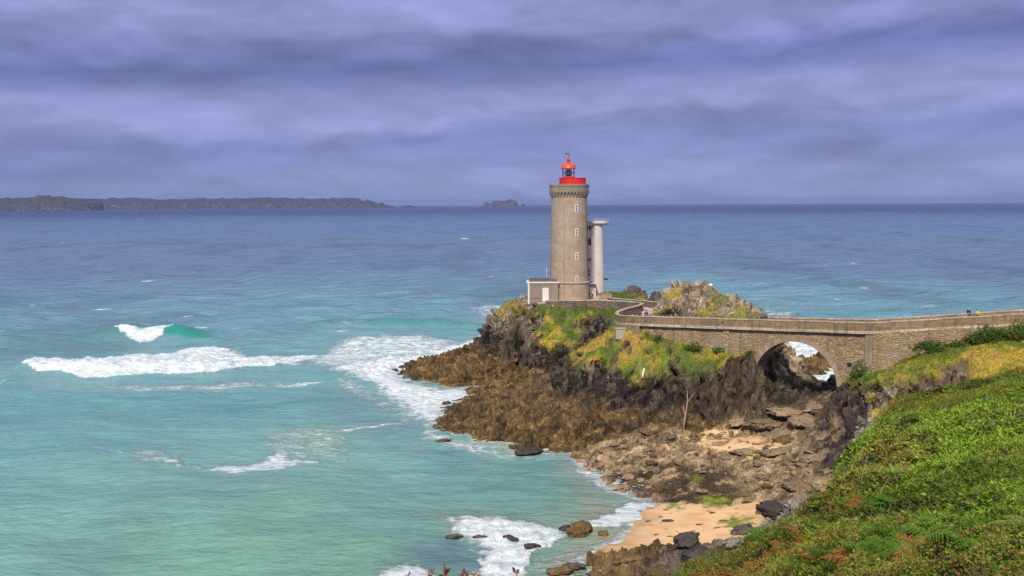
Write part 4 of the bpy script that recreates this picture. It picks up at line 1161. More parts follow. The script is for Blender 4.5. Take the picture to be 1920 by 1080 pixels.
ribbon_wall(mb, front[:next(i for i, p in enumerate(front) if abs(p.x - K.x) < 1e-3) + 1], 0.0, -.6, [p.z - CORN + .1 for p in front[:next(i for i, p in enumerate(front) if abs(p.x - K.x) < 1e-3) + 1]], [5.0 + 5 * (p.x > 50) for p in front[:next(i for i, p in enumerate(front) if abs(p.x - K.x) < 1e-3) + 1]])
tb = [Vector(near[-1])] + tipbend
ribbon_wall(mb, tb, 0.0, -.6, [p.z - CORN + .1 for p in tb], [9.0] * len(tb))
bpart(mb, 'spandrel_wall', M['rubble'])
bpart(side(WB, -1), 'rear_wall', M['rubble'])
# barrel of the arch
mb = MB()
aa = np.linspace(-math.pi / 2, math.pi / 2, 41)
prof = [(UC - AH, 3.0)] + [(UC + AH * math.sin(a), intr(UC + AH * math.sin(a))) for a in aa] + [(UC + AH, 3.0)]
acc = 0
for (u0, z0), (u1, z1) in zip(prof[:-1], prof[1:]):
    L_ = math.hypot(u1 - u0, z1 - z0)
    p0, p1, p2, p3 = bpt(u0, .01), bpt(u1, .01), bpt(u1, WB - .01), bpt(u0, WB - .01)
    mb.add([(p0.x, p0.y, z0), (p1.x, p1.y, z1), (p2.x, p2.y, z1), (p3.x, p3.y, z0)], [(0, 1, 2, 3)], [[(acc, 0), (acc + L_, 0), (acc + L_, WB), (acc, WB)]], True)
    acc += L_
bpart(mb, 'arch_vault', M['voussoir'])
mb = MB(); acc = 0
ring = [(UC - AH, 5.2, UC - AH - .62, 5.2)] + [(UC + AH * math.sin(a), intr(UC + AH * math.sin(a)), UC + (AH + .62) * math.sin(a), ZS + (ZC - ZS + .62) * math.cos(a)) for a in aa] + [(UC + AH, 4.2, UC + AH + .62, 4.2)]
for q0, q1 in zip(ring[:-1], ring[1:]):
    L_ = math.hypot(q1[0] - q0[0], q1[1] - q0[1])
    a, b_, c_, d_ = bpt(q0[0], -.05), bpt(q1[0], -.05), bpt(q1[2], -.05), bpt(q0[2], -.05)
    mb.add([(a.x, a.y, q0[1]), (b_.x, b_.y, q1[1]), (c_.x, c_.y, q1[3]), (d_.x, d_.y, q0[3])][::-1], [(0, 1, 2, 3)], [[(acc, 0.1), (acc + L_, .1), (acc + L_, .8), (acc, .8)][::-1]])
    e, f_ = bpt(q0[0], .03), bpt(q1[0], .03)
    mb.add([(a.x, a.y, q0[1]), (b_.x, b_.y, q1[1]), (f_.x, f_.y, q1[1]), (e.x, e.y, q0[1])], [(0, 1, 2, 3)])
    e, f_ = bpt(q0[2], .03), bpt(q1[2], .03)
    mb.add([(d_.x, d_.y, q0[3]), (c_.x, c_.y, q1[3]), (f_.x, f_.y, q1[3]), (e.x, e.y, q0[3])][::-1], [(0, 1, 2, 3)])
    acc += L_
bpart(mb, 'arch_ring', M['voussoir'])
# pilasters at the bend and at the foot of the rock
mb = MB()
p0 = bpt(0.15, -.12)
mb.prism([(p0.x + dx_ * bdir.x * -1 + dy_ * bnor.x, p0.y + dx_ * bdir.y * -1 + dy_ * bnor.y) for dx_, dy_ in ((-.75, -.25), (.75, -.25), (.65, .4), (-.65, .4))][::1], 5.0, K.z - CORN + .02, .82)
bpart(mb, 'pilaster', M['voussoir'])
mb = MB()
p0 = bpt(19.5, -.06)
mb.prism([(p0.x + dx_ * bdir.x * -1 + dy_ * bnor.x, p0.y + dx_ * bdir.y * -1 + dy_ * bnor.y) for dx_, dy_ in ((-.45, -.14), (.45, -.14), (.45, .3), (-.45, .3))], 9.0, ztop_s(19.5) - CORN + .02, .9)
bpart(mb, 'pilaster', M['rubble'])
# string course, parapet, coping along the whole front
o_ = ribbon_wall(MB(), full, .14, -.5, zlev(full, -CORN + .36), zlev(full, -CORN)); bpart(o_, 'string_course', M['coping'])
o_ = ribbon_wall(MB(), full, .03, -.40, zlev(full, -.12), zlev(full, -CORN + .355)); bpart(o_, 'parapet', M['parapet'])
o_ = ribbon_wall(MB(), full, .10, -.46, zlev(full, 0), zlev(full, -.125)); bpart(o_, 'coping', M['coping'])
f1 = dense(far1, 3.0)
o_ = ribbon_wall(MB(), f1, .22, -.22, zlev(f1, -.12), zlev(f1, -1.6)); bpart(o_, 'parapet', M['parapet'])
o_ = ribbon_wall(MB(), f1, .28, -.28, zlev(f1, 0), zlev(f1, -.125)); bpart(o_, 'coping', M['coping'])
# deck: from the front line to the rear wall
mb = MB()
dk_pts = [(R2, Vector((R2.x + .6, R2.y + 3.4, 0))), (R1, Vector((R1.x + .7, R1.y + 3.4, 0)))] + [(bpt(s, .1).to_3d() + Vector((0, 0, ztop_s(s))), bpt(s, WB).to_3d()) for s in (0.5, 9.5, 21.9, 28.5, 33)]
for (a, a2), (b_, b2) in zip(dk_pts[:-1], dk_pts[1:]):
    mb.add([(a.x, a.y, a.z - DECK - .02), (b_.x, b_.y, b_.z - DECK - .02), (b2.x, b2.y, b_.z - DECK - .02), (a2.x, a2.y, a.z - DECK - .02)][::-1], [(0, 1, 2, 3)])
bpart(mb, 'deck', M['gravel'])
# drain hole in the side wall
hp = at_d(1588, 684, bpt(2.6).y)
mb = MB(); q_ = bpt(2.75, -.02)
zz_ = hp.z
mb.box((q_.x, q_.y, zz_), (.55, .10, .5), -BA)
bpart(mb, 'drain_hole', M['dark_open'])

# ------------------------------------------------------------------ winding walls of the walkway
bend = smooth_pl([near_bend[2]] + near_bend[3:], 2)
bend = [p for p in bend if p.y > tipbend[-1].y + .05]
lh = empty('stone_wall', (bend[-1].x, bend[-1].y, 13), 0, 'curving dark stone retaining wall with pale coping winding from the bridge round to the foot of the lighthouse', 'wall')
def wpart(mb, nm, mat, root):
    o = mb.build(nm, mat); o.parent = root; o.matrix_parent_inverse = Matrix.Translation(root.location).inverted(); return o
bot = [13.0 if p.y < 163 else 12.3 for p in bend]
wpart(ribbon_wall(MB(), bend, .03, -.45, zlev(bend, -.14), [min(b_, p.z - 2.6) for b_, p in zip(bot, bend)]), 'wall_body', M['wallstone'], lh)
wpart(ribbon_wall(MB(), bend, .12, -.52, zlev(bend, 0), zlev(bend, -.145)), 'coping', M['coping'], lh)
# buttress post on the face
mb = MB(); q_ = at_d(1037, 590, 167.4)
mb.box((q_.x, q_.y, q_.z + .7), (.28, .3, 2.0)); wpart(mb, 'buttress', M['coping'], lh)
fw = empty('stone_wall', (far2[2][0], far2[2][1], 14), 0, 'low stone wall on the seaward side of the walkway, in front of the dark sea stack', 'wall')
f2 = smooth_pl(far2, 2)
wpart(ribbon_wall(MB(), f2, .2, -.2, zlev(f2, -.12), zlev(f2, -2.0)), 'wall_body', M['wallstone'], fw)
wpart(ribbon_wall(MB(), f2, .27, -.27, zlev(f2, 0), zlev(f2, -.125)), 'coping', M['coping'], fw)
# walkway
pm = smooth_pl(path_mid[5:], 2)
la, lb = offset_pl(pm, 2.0), offset_pl(pm, -2.0)
mb = MB()
for i in range(len(pm) - 1):
    z0, z1 = pm[i].z - DECK - .03, pm[i + 1].z - DECK - .03
    mb.add([(la[i].x, la[i].y, z0), (la[i + 1].x, la[i + 1].y, z1), (lb[i + 1].x, lb[i + 1].y, z1), (lb[i].x, lb[i].y, z0)], [(0, 1, 2, 3)])
o = mb.build('path', M['gravel']); tag(o, kind='structure')
mb = MB()
mb.prism([(11 + 8.2 * math.cos(a), 178 + 8.2 * math.sin(a)) for a in np.linspace(0, 2 * math.pi, 25)[:-1]], 13.0, 14.14)
o = mb.build('forecourt', M['gravel']); tag(o, kind='structure')

# ------------------------------------------------------------------ lighthouse
LB = at_d(1067, 563, 178); LX, LY, LZ = LB.x, LB.y, 14.1
PXM = 1800 / 178.0
def lz(py): return at_d(1067, py, 178 - 3.4).z          # level seen on the front of the tower
T = empty('lighthouse', (LX, LY, LZ), 0, 'tall round tapering granite lighthouse with a scarlet gallery and red domed lantern', 'lighthouse')
def L(py): return lz(py) - LZ
z_course, z_cb, z_ct, z_par = L(531), L(368.5), L(358.6), L(345)
mb = MB()
mb.lathe([(3.72, 0), (3.68, z_course - .12)], seg=64, caps=False); mb.build('plinth', M['granite'], T)
mb = MB(); mb.lathe([(3.70, z_course - .12), (3.86, z_course - .06), (3.86, z_course + .12), (3.60, z_course + .2)], seg=64, caps=False); mb.build('base_course', M['coping'], T)
mb = MB()
zs_ = np.linspace(z_course + .2, z_cb + .1, 9)
mb.lathe([(3.58 + (3.26 - 3.58) * (z - zs_[0]) / (zs_[-1] - zs_[0]), z) for z in zs_], seg=64, caps=False); mb.build('tower', M['granite'], T)
# corbels, cornice and stone parapet
mb = MB()
for k in range(36):
    a = 2 * math.pi * k / 36
    for r_, dz_, ln_, h_ in ((3.33, z_cb + .22, .30, .36), (3.40, z_cb + .58, .46, .36)):
        mb.box((r_ * math.cos(a), r_ * math.sin(a), dz_), (ln_, .30, h_), a)
mb.lathe([(3.26, z_cb - .02), (3.27, z_ct)], seg=64, caps=False)
mb.build('corbel_course', M['granite_dark'], T)
mb = MB()
mb.lathe([(3.30, z_ct - .22), (3.62, z_ct - .20), (3.66, z_ct + .02), (3.60, z_ct + .08), (3.60, z_par - .42), (3.68, z_par - .38), (3.68, z_par - .05), (3.62, z_par), (3.2, z_par), (3.2, z_par - .8), (0.0, z_par - .8)], seg=64, smooth=False, caps=False)
mb.build('gallery_parapet', M['granite_dark'], T)
# white painted strip on the seaward side, conductor cable
mb = MB(); mb.lathe([(3.80, z_course + .15), (3.52, z_cb)], seg=6, a0=R(-14), a1=R(6), caps=False, smooth=True)
mb.build('white_stripe', M['white_paint'], T)
a_ = R(-90 - 17.0)
mb = MB(); mb.tube([(3.74 * math.cos(a_), 3.74 * math.sin(a_), 0), (3.73 * math.cos(a_), 3.73 * math.sin(a_), z_course), (3.89 * math.cos(a_), 3.89 * math.sin(a_), z_course + .05), (3.63 * math.cos(a_), 3.63 * math.sin(a_), z_course + .3), (3.30 * math.cos(a_), 3.30 * math.sin(a_), z_cb)], .035, 5)
mb.build('lightning_cable', M['granite_dark'], T)
# windows
a_ = R(-90 + 20.0)
for py in (390.6, 435.8, 481, 524):
    zc = L(py); rr_ = 3.58 + (3.26 - 3.58) * (zc - zs_[0]) / (zs_[-1] - zs_[0])
    wn = MB(); wn.box((rr_ * math.cos(a_), rr_ * math.sin(a_), zc), (.16, .58, 1.42), a_)
    wo_ = wn.build('window', M['white_paint'], T)
    pn = MB()
    for k in (-1, 0, 1):
        pn.box(((rr_ + .075) * math.cos(a_), (rr_ + .075) * math.sin(a_), zc + k * .40), (.03, .24, .30), a_)
    pn.build('pane', M['dark_open'], wo_)
# lantern: red gallery wall stretched to the right, glazing, dome
z_rb, z_rt = z_par - .8, L(333.8)
xo = at_d(1073.6, 400, 178).x - LX
def stadium(r_, half, off, z, n_=16):
    pts = []
    for k in range(n_ + 1):
        a = math.pi / 2 + math.pi * k / n_; pts.append((off - half + r_ * math.cos(a), r_ * math.sin(a)))
    for k in range(n_ + 1):
        a = -math.pi / 2 + math.pi * k / n_; pts.append((off + half + r_ * math.cos(a), r_ * math.sin(a)))
    return pts
mb = MB()
so, si = stadium(1.78, .66, xo, 0), stadium(1.70, .66, xo, 0)
n_ = len(so)
vs = [(x, y, z_rb) for x, y in so] + [(x, y, z_rt) for x, y in so] + [(x, y, z_rt) for x, y in si] + [(x, y, z_rb) for x, y in si]
fs = []
for i in range(n_):
    j = (i + 1) % n_
    fs += [(i, j, n_ + j, n_ + i), (n_ + i, n_ + j, 2 * n_ + j, 2 * n_ + i), (2 * n_ + i, 2 * n_ + j, 3 * n_ + j, 3 * n_ + i)]
mb.add(vs, fs)
so2 = stadium(1.86, .66, xo, 0)
mb.prism(so2, z_rt, z_rt + .10)
gal = mb.build('lantern_gallery', M['red'], T)
LCX = at_d(1066, 330, 178).x - LX
z_eave, z_dome, z_ball = L(314.5), L(303.5), L(294.5)
mb = MB(); mb.lathe([(1.12, z_rt + .1), (1.12, z_rt + .35)], (LCX, 0, 0), 24, caps=False); mb.build('lantern_base', M['red'], T)
lr = MB()
for k in range(8):
    a = 2 * math.pi * (k + .25) / 8
    lr.box((LCX + 1.12 * math.cos(a), 1.12 * math.sin(a), (z_rt + .2 + z_eave) / 2), (.09, .07, z_eave - z_rt - .2), a)
lr.lathe([(1.13, (z_rt + z_eave) / 2 + .1), (1.15, (z_rt + z_eave) / 2 + .13), (1.13, (z_rt + z_eave) / 2 + .16)], (LCX, 0, 0), 24, caps=False)
mul = lr.build('glazing_bars', M['dark_metal'], T)
mb = MB(); mb.lathe([(1.08, z_rt + .35), (1.08, z_eave)], (LCX, 0, 0), 24, caps=False); mb.build('lantern_glass', M['glass'], T)
mb = MB(); mb.lathe([(.1, z_rt + .1), (.18, z_rt + .3), (.45, z_rt + .55), (.58, (z_rt + z_eave) / 2 + .1), (.45, z_eave - .35), (.15, z_eave - .15)], (LCX, 0, 0), 20); mb.build('lamp_lens', M['lens'], T)
mb = MB()
mb.lathe([(1.05, z_eave - .04), (1.46, z_eave - .02), (1.48, z_eave + .12), (1.36, z_eave + .2)] + [(1.36 * math.cos(a), z_eave + .2 + (z_dome - z_eave - .2) * math.sin(a)) for a in np.linspace(.08, 1.40, 9)] + [(.18, z_dome + .02)], (LCX, 0, 0), 32)
dome = mb.build('lantern_dome', M['red_dome'], T)
mb = MB(); mb.lathe([(.30, z_dome - .04), (.30, z_dome + .12), (.22, z_dome + .2), (.36, z_dome + .36), (.38, z_dome + .55), (.30, z_ball - .18), (.16, z_ball - .05), (.05, z_ball)], (LCX, 0, 0), 20); mb.build('vent_ball', M['red'], dome)
mb = MB(); mb.tube([(LCX, 0, z_ball - .05), (LCX, 0, L(284.5))], .035, 5)
zv = L(288)
mb.box((LCX - .12, 0, zv), (.75, .04, .05)); mb.prism([(LCX - .55, -.02), (LCX - .20, -.02), (LCX - .20, .02), (LCX - .55, .02)], zv - .02, zv + .32, .6)
mb.build('weathervane', M['dark_metal'], dome)

# ------------------------------------------------------------------ keeper's annex left of the tower
DA = 174.0
xa0, xa1 = at_d(990, 545, DA).x, LX - 2.2
za0, za1 = 13.4, at_d(1010, 531, DA).z
AN = empty('annex_building', ((xa0 + xa1) / 2, DA + 2.4, za0), 0, 'small flat-roofed stone annex with a pale door, tucked against the left foot of the lighthouse', 'building')
def apart(mb, nm, mat, par=None):
    o = mb.build(nm, mat)
    if par is None:
        o.parent = AN; o.matrix_parent_inverse = Matrix.Translation(AN.location).inverted()
    else:
        o.parent = par; o.matrix_parent_inverse = par.matrix_basis.inverted() @ Matrix.Translation(AN.location).inverted() if False else Matrix.Translation(AN.location).inverted() @ Matrix.Translation((0, 0, 0))
        o.matrix_parent_inverse = Matrix.Identity(4)
    return o
wd = xa1 - xa0
mb = MB(); mb.box(((xa0 + xa1) / 2, DA + 2.4, (za0 - 1 + za1) / 2), (wd, 4.8, za1 - za0 + 1)); apart(mb, 'wall', M['granite_dark'])
mb = MB(); mb.box(((xa0 + xa1) / 2 - .05, DA + 2.4, za1 + .11), (wd + .35, 5.1, .22)); apart(mb, 'cornice', M['white_paint'])
mb = MB(); mb.box(((xa0 + xa1) / 2 + .1, DA + 2.6, za1 + .40), (wd - .3, 4.2, .36), 0, .92); apart(mb, 'roof', M['roof_dark'])
mb = MB(); mb.box((xa0 + .12, DA - .03, (za0 - .2 + za1) / 2), (.30, .1, za1 - za0 + .2)); apart(mb, 'corner_strip', M['white_paint'])
q_ = at_d(1023, 551, DA)
mb = MB(); mb.box((q_.x, DA - .04, q_.z - .15), (1.15, .14, 2.5)); dr = apart(mb, 'door', M['white_paint'])
mb = MB(); mb.box((q_.x + .30, DA - .125, q_.z - .1), (.05, .05, .22)); apart(mb, 'handle', M['dark_metal'], dr)
q_ = at_d(1005.5, 551, DA)
mb = MB(); mb.box((q_.x, DA - .03, q_.z), (1.25, .12, 1.6)); wi = apart(mb, 'window', M['granite_dark'])
mb = MB(); mb.box((q_.x - .29, DA - .1, q_.z), (.5, .06, 1.4)); mb.box((q_.x + .29, DA - .1, q_.z), (.5, .06, 1.4)); apart(mb, 'shutter', M['shutter'], wi)
# white steps below the annex door
q_ = at_d(1021, 572, DA - 1.0)
mb = MB()
for k in range(5): mb.box((q_.x - .1 * k, DA - .3 - .32 * k, za0 + .32 - .26 * k), (1.1, .36, .5))
o = mb.build('steps', M['coping']); tag(o, 'short flight of pale worn steps under the annex door', 'steps')
mb = MB(); q_ = at_d(1002, 565, DA - .4)
mb.box((q_.x + .1, DA - .2, 12.7), (2.6, .7, 1.7)); o = mb.build('stone_plinth', M['coping']); tag(o, 'pale stone footing under the window of the annex', 'footing')
# thin mast on the annex
mb = MB(); q_ = at_d(1025, 524, DA + 1); mb.tube([(q_.x, DA + 1, za1 + .5), (q_.x, DA + 1, za1 + 2.6)], .035, 5)
o = mb.build('mast', M['white_paint']); tag(o, 'thin pale pole standing on the annex roof', 'pole')

# ------------------------------------------------------------------ white signal tower behind
DW = 187.0
xr1 = at_d(1133.5, 540, DW).x; xl = at_d(1090, 540, DW).x; xm = at_d(1112.5, 500, DW).x
zw0, zw1 = 13.6, at_d(1120, 421.5, DW - 2).z
WT = empty('signal_tower', ((xm + xr1) / 2, DW, zw0), 0, 'stained white concrete watch tower with a flat overhanging roof, half hidden behind the lighthouse', 'tower')
def wtp(mb, nm, mat, par=None):
    o = mb.build(nm, mat)
    if par is None:
        o.parent = WT; o.matrix_parent_inverse = Matrix.Translation(WT.location).inverted()
    else: o.parent = par
    return o
def wsec(t_):                                           # plan at height fraction t_
    r1 = xr1 - .42 * t_
    pts = [(xm, DW - 1.55)]
    cx_ = r1 - 1.35
    for k in range(13):
        a = -math.pi / 2 + math.pi * .95 * k / 12
        pts.append((cx_ + 1.35 * math.cos(a), DW - .25 + 1.35 * math.sin(a) * 1.0))
    pts += [(xl, DW + 1.3), (xl, DW - 1.15), (xm, DW - 1.15)]
    return pts
mb = MB(); n_ = len(wsec(0)); hs = np.linspace(0, 1, 7)
vs = []
for h_ in hs:
    vs += [(x, y, zw0 + (zw1 - zw0) * h_) for x, y in wsec(h_)]
fs = [(i * n_ + k, i * n_ + (k + 1) % n_, (i + 1) * n_ + (k + 1) % n_, (i + 1) * n_ + k) for i in range(6) for k in range(n_)]
fs.append(tuple(6 * n_ + k for k in range(n_)))
mb.add(vs, fs); wtp(mb, 'wall', M['cream_render'])
mb = MB()
cap = [(xl - .3, DW - 2.0), (xr1 - 1.6, DW - 2.15), (xr1 - .1, DW - 1.8), (xr1 + .72, DW - .6), (xr1 + .72, DW + .7), (xr1 - .6, DW + 1.8), (xl - .3, DW + 1.8)]
ci = [((x - xm) * .8 + xm, (y - DW) * .72 + DW) for x, y in cap]
n_ = len(cap)
mb.add([(x, y, zw1 - .15) for x, y in ci] + [(x, y, zw1 + .28) for x, y in cap] + [(x, y, zw1 + .72) for x, y in cap],
       [tuple(range(n_ - 1, -1, -1))] + [(i, (i + 1) % n_, n_ + (i + 1) % n_, n_ + i) for i in range(n_)] + [(n_ + i, n_ + (i + 1) % n_, 2 * n_ + (i + 1) % n_, 2 * n_ + i) for i in range(n_)] + [tuple(2 * n_ + i for i in range(n_))])
rf = wtp(mb, 'roof_slab', M['cream_render'])
mb = MB()
for k in range(9):
    f_ = k / 8; x = xl + (xr1 + .5 - xl) * f_
    mb.tube([(x, DW - 1.5, zw1 + .7), (x, DW - 1.5, zw1 + 1.1)], .025, 4)
mb.tube([(xl, DW - 1.5, zw1 + 1.1), (xr1 + .5, DW - 1.5, zw1 + 1.1)], .03, 4)
wtp(mb, 'railing', M['white_paint'], rf).matrix_parent_inverse = Matrix.Identity(4)
for px0, px1, py0, py1 in ((1100.5, 1108, 424, 430.5), (1100.5, 1108.3, 447, 460), (1102.5, 1107.6, 484, 490), (1103, 1106.6, 504.5, 510), (1103, 1106.6, 511.5, 517.5)):
    a, b_ = at_d(px0, py1, DW - 1.2), at_d(px1, py0, DW - 1.2)
    mb = MB(); mb.box(((a.x + b_.x) / 2, DW - 1.16, (a.z + b_.z) / 2), (b_.x - a.x, .08, b_.z - a.z)); wtp(mb, 'window', M['dark_open'])
mb = MB(); mb.box((xr1 + .1, DW - .6, at_d(1130, 523, DW).z), (.9, .3, .35)); wtp(mb, 'wall_bracket', M['dark_metal'])
mb = MB(); mb.box((at_d(1110, 543, 184).x, 184.4, 15.4), (1.5, .9, 2.6)); mb.box((at_d(1110, 543, 184).x, 184.0, 16.75), (1.7, 1.9, .14))
o = mb.build('porch', M['cream_render']); tag(o, 'little pinkish white porch between the lighthouse and the watch tower', 'porch')
# low walls right of the towers
mb = MB(); a, b_ = at_d(1122, 556, 178), at_d(1146, 553, 181)
pl = dense([tuple(a), tuple(b_)], 1.0); ribbon_wall(mb, pl, .2, -.2, zlev(pl, .2), zlev(pl, -1.6)); o = mb.build('low_wall', M['coping']); tag(o, 'short pale stone wall at the foot of the watch tower', 'wall')

# ------------------------------------------------------------------ small things on the rocks
mb = MB(); q_ = at_d(1163, 627, 139.6)
mb.box((q_.x, q_.y, q_.z + .1), (1.45, 1.3, 1.5)); mb.box((q_.x, q_.y, q_.z + .88), (1.6, 1.45, .12))
o = mb.build('concrete_block', M['concrete'], None, .03); tag(o, 'squat grey concrete block on the grass at the corner of the bridge', 'block')
g = hit(1206, 706); 
mb = MB(); mb.tube([(g.x - .15, g.y - .45, g.z - .2), (g.x - .05, g.y - .35, g.z + .5), (g.x + .12, g.y - .1, g.z + 1.15)], [.2, .17, .12], 6)
o = mb.build('marker_post', M['white_paint']); tag(o, 'short white leaning marker post on the black cliff face', 'post')
g = at_d(1332.5, 553, 151.6); gz_ = float(gz(g.x, g.y))
mb = MB(); mb.lathe([(.30, -.6), (.28, .8), (.36, .85), (.34, 1.05), (.05, 1.25)], (g.x, g.y, max(gz_, g.z - .1)), 10)
o = mb.build('survey_pillar', M['white_paint']); tag(o, 'small white round pillar near the top of the rocky hill behind the bridge', 'pillar')
g = hit(1284, 786)
b0 = Vector((g.x, g.y - .5, g.z + .1))
mb = MB()
mb.tube([b0 + Vector((-.3, -.4, -1.4)), b0 + Vector((-.15, -.2, 0)), b0 + Vector((.1, .0, 1.2)), b0 + Vector((.3, .25, 2.4)), b0 + Vector((.25, .5, 3.7))], [.13, .12, .09, .07, .03], 7)
mb.tube([b0 + Vector((.25, .2, 2.1)), b0 + Vector((.75, .35, 2.8)), b0 + Vector((1.25, .6, 3.4))], [.06, .05, .025], 6)
mb.tube([b0 + Vector((-.1, -.1, .4)), b0 + Vector((-.25, .1, 1.2)), b0 + Vector((-.2, .3, 1.8))], [.10, .07, .03], 6)
o = mb.build('dead_branch', M['driftwood']); tag(o, 'pale forked dead trunk leaning against the brown rock face left of the arch', 'branch')

# ------------------------------------------------------------------ rocks lying loose
def rock_mesh(name, seed, flat=.6, long_=1.3):
    bm = bmesh.new(); bmesh.ops.create_icosphere(bm, subdivisions=4, radius=1.0)
    co = np.array([v_.co[:] for v_ in bm.verts])
    s_ = seed * 7.13
    h1, _ = blocks(co[:, 0] * 1.1 + s_, co[:, 1] * 1.1, co[:, 2] * 1.1, .5)
    h2, _ = blocks(co[:, 0] * 2.6 + s_, co[:, 1] * 2.6, co[:, 2] * 2.6, .6)
    f_ = fbm(co[:, 0] * 3 + s_, co[:, 1] * 3, co[:, 2] * 3, 4)
    k = 1 + h1 * .34 + h2 * .14 + f_ * .14
    for v_, kk in zip(bm.verts, k):
        v_.co = Vector((v_.co.x * kk * long_, v_.co.y * kk, v_.co.z * kk * flat))
    me = bpy.data.meshes.new(name); bm.to_mesh(me); bm.free()
    for p in me.polygons: p.use_smooth = True
    return me
def rock_mat(nm, c1, c2, c3, rough=.85):
    mt, t, b = material(nm)
    oi = t.new('ShaderNodeObjectInfo').outputs['Random']
    pos = t.new('ShaderNodeNewGeometry').outputs['Position']
    na = t.noise(pos, 1.6, 6, .68); nb = t.noise(pos, 7.0, 5, .65)
    c = t.mix(t.rng(na, .38, .62), c1, c2); c = t.mix(t.rng(nb, .52, .7), c, c3)
    f = t.math('MULTIPLY_ADD', oi, .6, .7)
    t.inp(b.inputs['Base Color'], t.mix(1.0, c, t.comb(f, f, f), 'MULTIPLY'))
    b.inputs['Roughness'].default_value = rough; b.inputs['Specular IOR Level'].default_value = .3
    t.inp(b.inputs['Normal'], t.bump(t.math('ADD', na, nb), .8, .12))
    return mt
M['rk_brown'] = rock_mat('weedy_rock', (.10, .06, .025), (.20, .125, .05), (.05, .033, .02), .7)
M['rk_tan'] = rock_mat('tan_rock', (.21, .145, .08), (.33, .245, .15), (.11, .08, .05))
M['rk_dark'] = rock_mat('wet_dark_rock', (.05, .04, .036), (.115, .093, .078), (.025, .022, .02), .6)
M['rk_grey'] = rock_mat('grey_rock', (.24, .22, .18), (.40, .385, .33), (.12, .10, .085))
RM = {}
for kd in ('rk_brown', 'rk_tan', 'rk_dark', 'rk_grey'):
    RM[kd] = []
    for k, (fl_, lo_) in enumerate(((.7, 1.15), (.45, 1.5), (.55, 1.25), (.35, 1.7))):
        me = rock_mesh('boulder', k + len(RM) * 4, fl_, lo_); me.materials.append(M[kd]); RM[kd].append(me)
def rock(px, py, w, kd, var, label, rz=None, sink=.35, hs=1.0, group=None, z=None):
    g = hit(px, py)
    if z is not None: g = at_z(px, py, z)
    o = bpy.data.objects.new('boulder', RM[kd][var]); COL.objects.link(o)
    s_ = w / 3.2
    zz = g.z if z is not None else max(float(gz(g.x, g.y)), -.4)
    o.scale = (s_, s_, s_ * hs); o.location = (g.x, g.y + s_ * .5, zz + s_ * (.5 - sink) * hs)
    o.rotation_euler = (random.uniform(-.15, .15), random.uniform(-.15, .15), random.uniform(0, 6.28) if rz is None else rz)
    tag(o, label, 'rock', group)
    return o
rock(1088, 1004, 3.7, 'rk_brown', 0, 'big round brown weedy boulder standing in the surf at the beach edge', 1.0, .25, 1.15, None, 0)
rock(1062, 994, 1.7, 'rk_dark', 2, 'dark boulder touching the left side of the big round one in the surf', .4, .3, 1, None, 0)
rock(1131, 1004, 1.7, 'rk_brown', 2, 'low brown boulder between the big round one and the sand', 2.0, .3, .9, None, 0)
rock(850, 1008, 1.8, 'rk_dark', 1, 'dark wave-washed rock at the left end of the foam by the beach', .2, .45, .7, None, -.05)
rock(902, 1009, 1.6, 'rk_dark', 3, 'flat dark rock awash in the middle of the foam patch', .1, .4, 1, None, -.1)
rock(958, 1011, 1.5, 'rk_dark', 3, 'long thin dark rock slanting out of the foam', 2.6, .5, .7, None, -.08)
rock(997, 1026, 1.7, 'rk_dark', 1, 'small black pointed rock in the thickest white foam', .3, .45, .8, None, -.08)
rock(1160, 922, 1.5, 'rk_dark', 1, 'small black rock in the shallows off the weed bank', .1, .35, 1, None, -.05)
rock(1206, 933, 1.6, 'rk_dark', 2, 'black rock in the swash just off the green algae', .5, .35, 1, None, 0)
rock(1225, 930, .8, 'rk_dark', 0, 'little black stone in the swash beside a larger black rock', .5, .35, 1, None, 0)
rock(738, 698, 2.2, 'rk_dark', 0, 'dark rock alone in the surf at the tip of the far weedy shelf', .2, .3, 1, None, 0)
rock(757, 690, 2.4, 'rk_dark', 1, 'flat dark rock next to the tip of the far weedy shelf', .1, .3, 1, None, 0)
rock(765, 708, 2.6, 'rk_dark', 2, 'jagged dark rock at the front of the far shelf tip', .9, .3, 1, None, 0)
rock(838, 758, 2.0, 'rk_dark', 2, 'dark rock off the near shelf, farthest out in the white water', .9, .3, 1, None, 0)
rock(884, 737, 2.6, 'rk_brown', 0, 'weedy rock at the mouth of the channel between the shelves', .9, .3, 1, None, .1)
rock(850, 775, 2.8, 'rk_dark', 3, 'long low dark rock on the seaward edge of the near shelf', .2, .3, 1, None, 0)
rock(826, 803, 2.4, 'rk_brown', 1, 'weedy rock at the outermost point of the near shelf', .2, .3, 1, None, 0)
rock(830, 828, 2.0, 'rk_dark', 3, 'dark rock awash below the outermost point of the near shelf', .2, .4, 1, None, -.1)
rock(990, 850, 3.4, 'rk_dark', 3, 'broad dark slab at the water line on the near shelf', .25, .35, 1, None, .1)
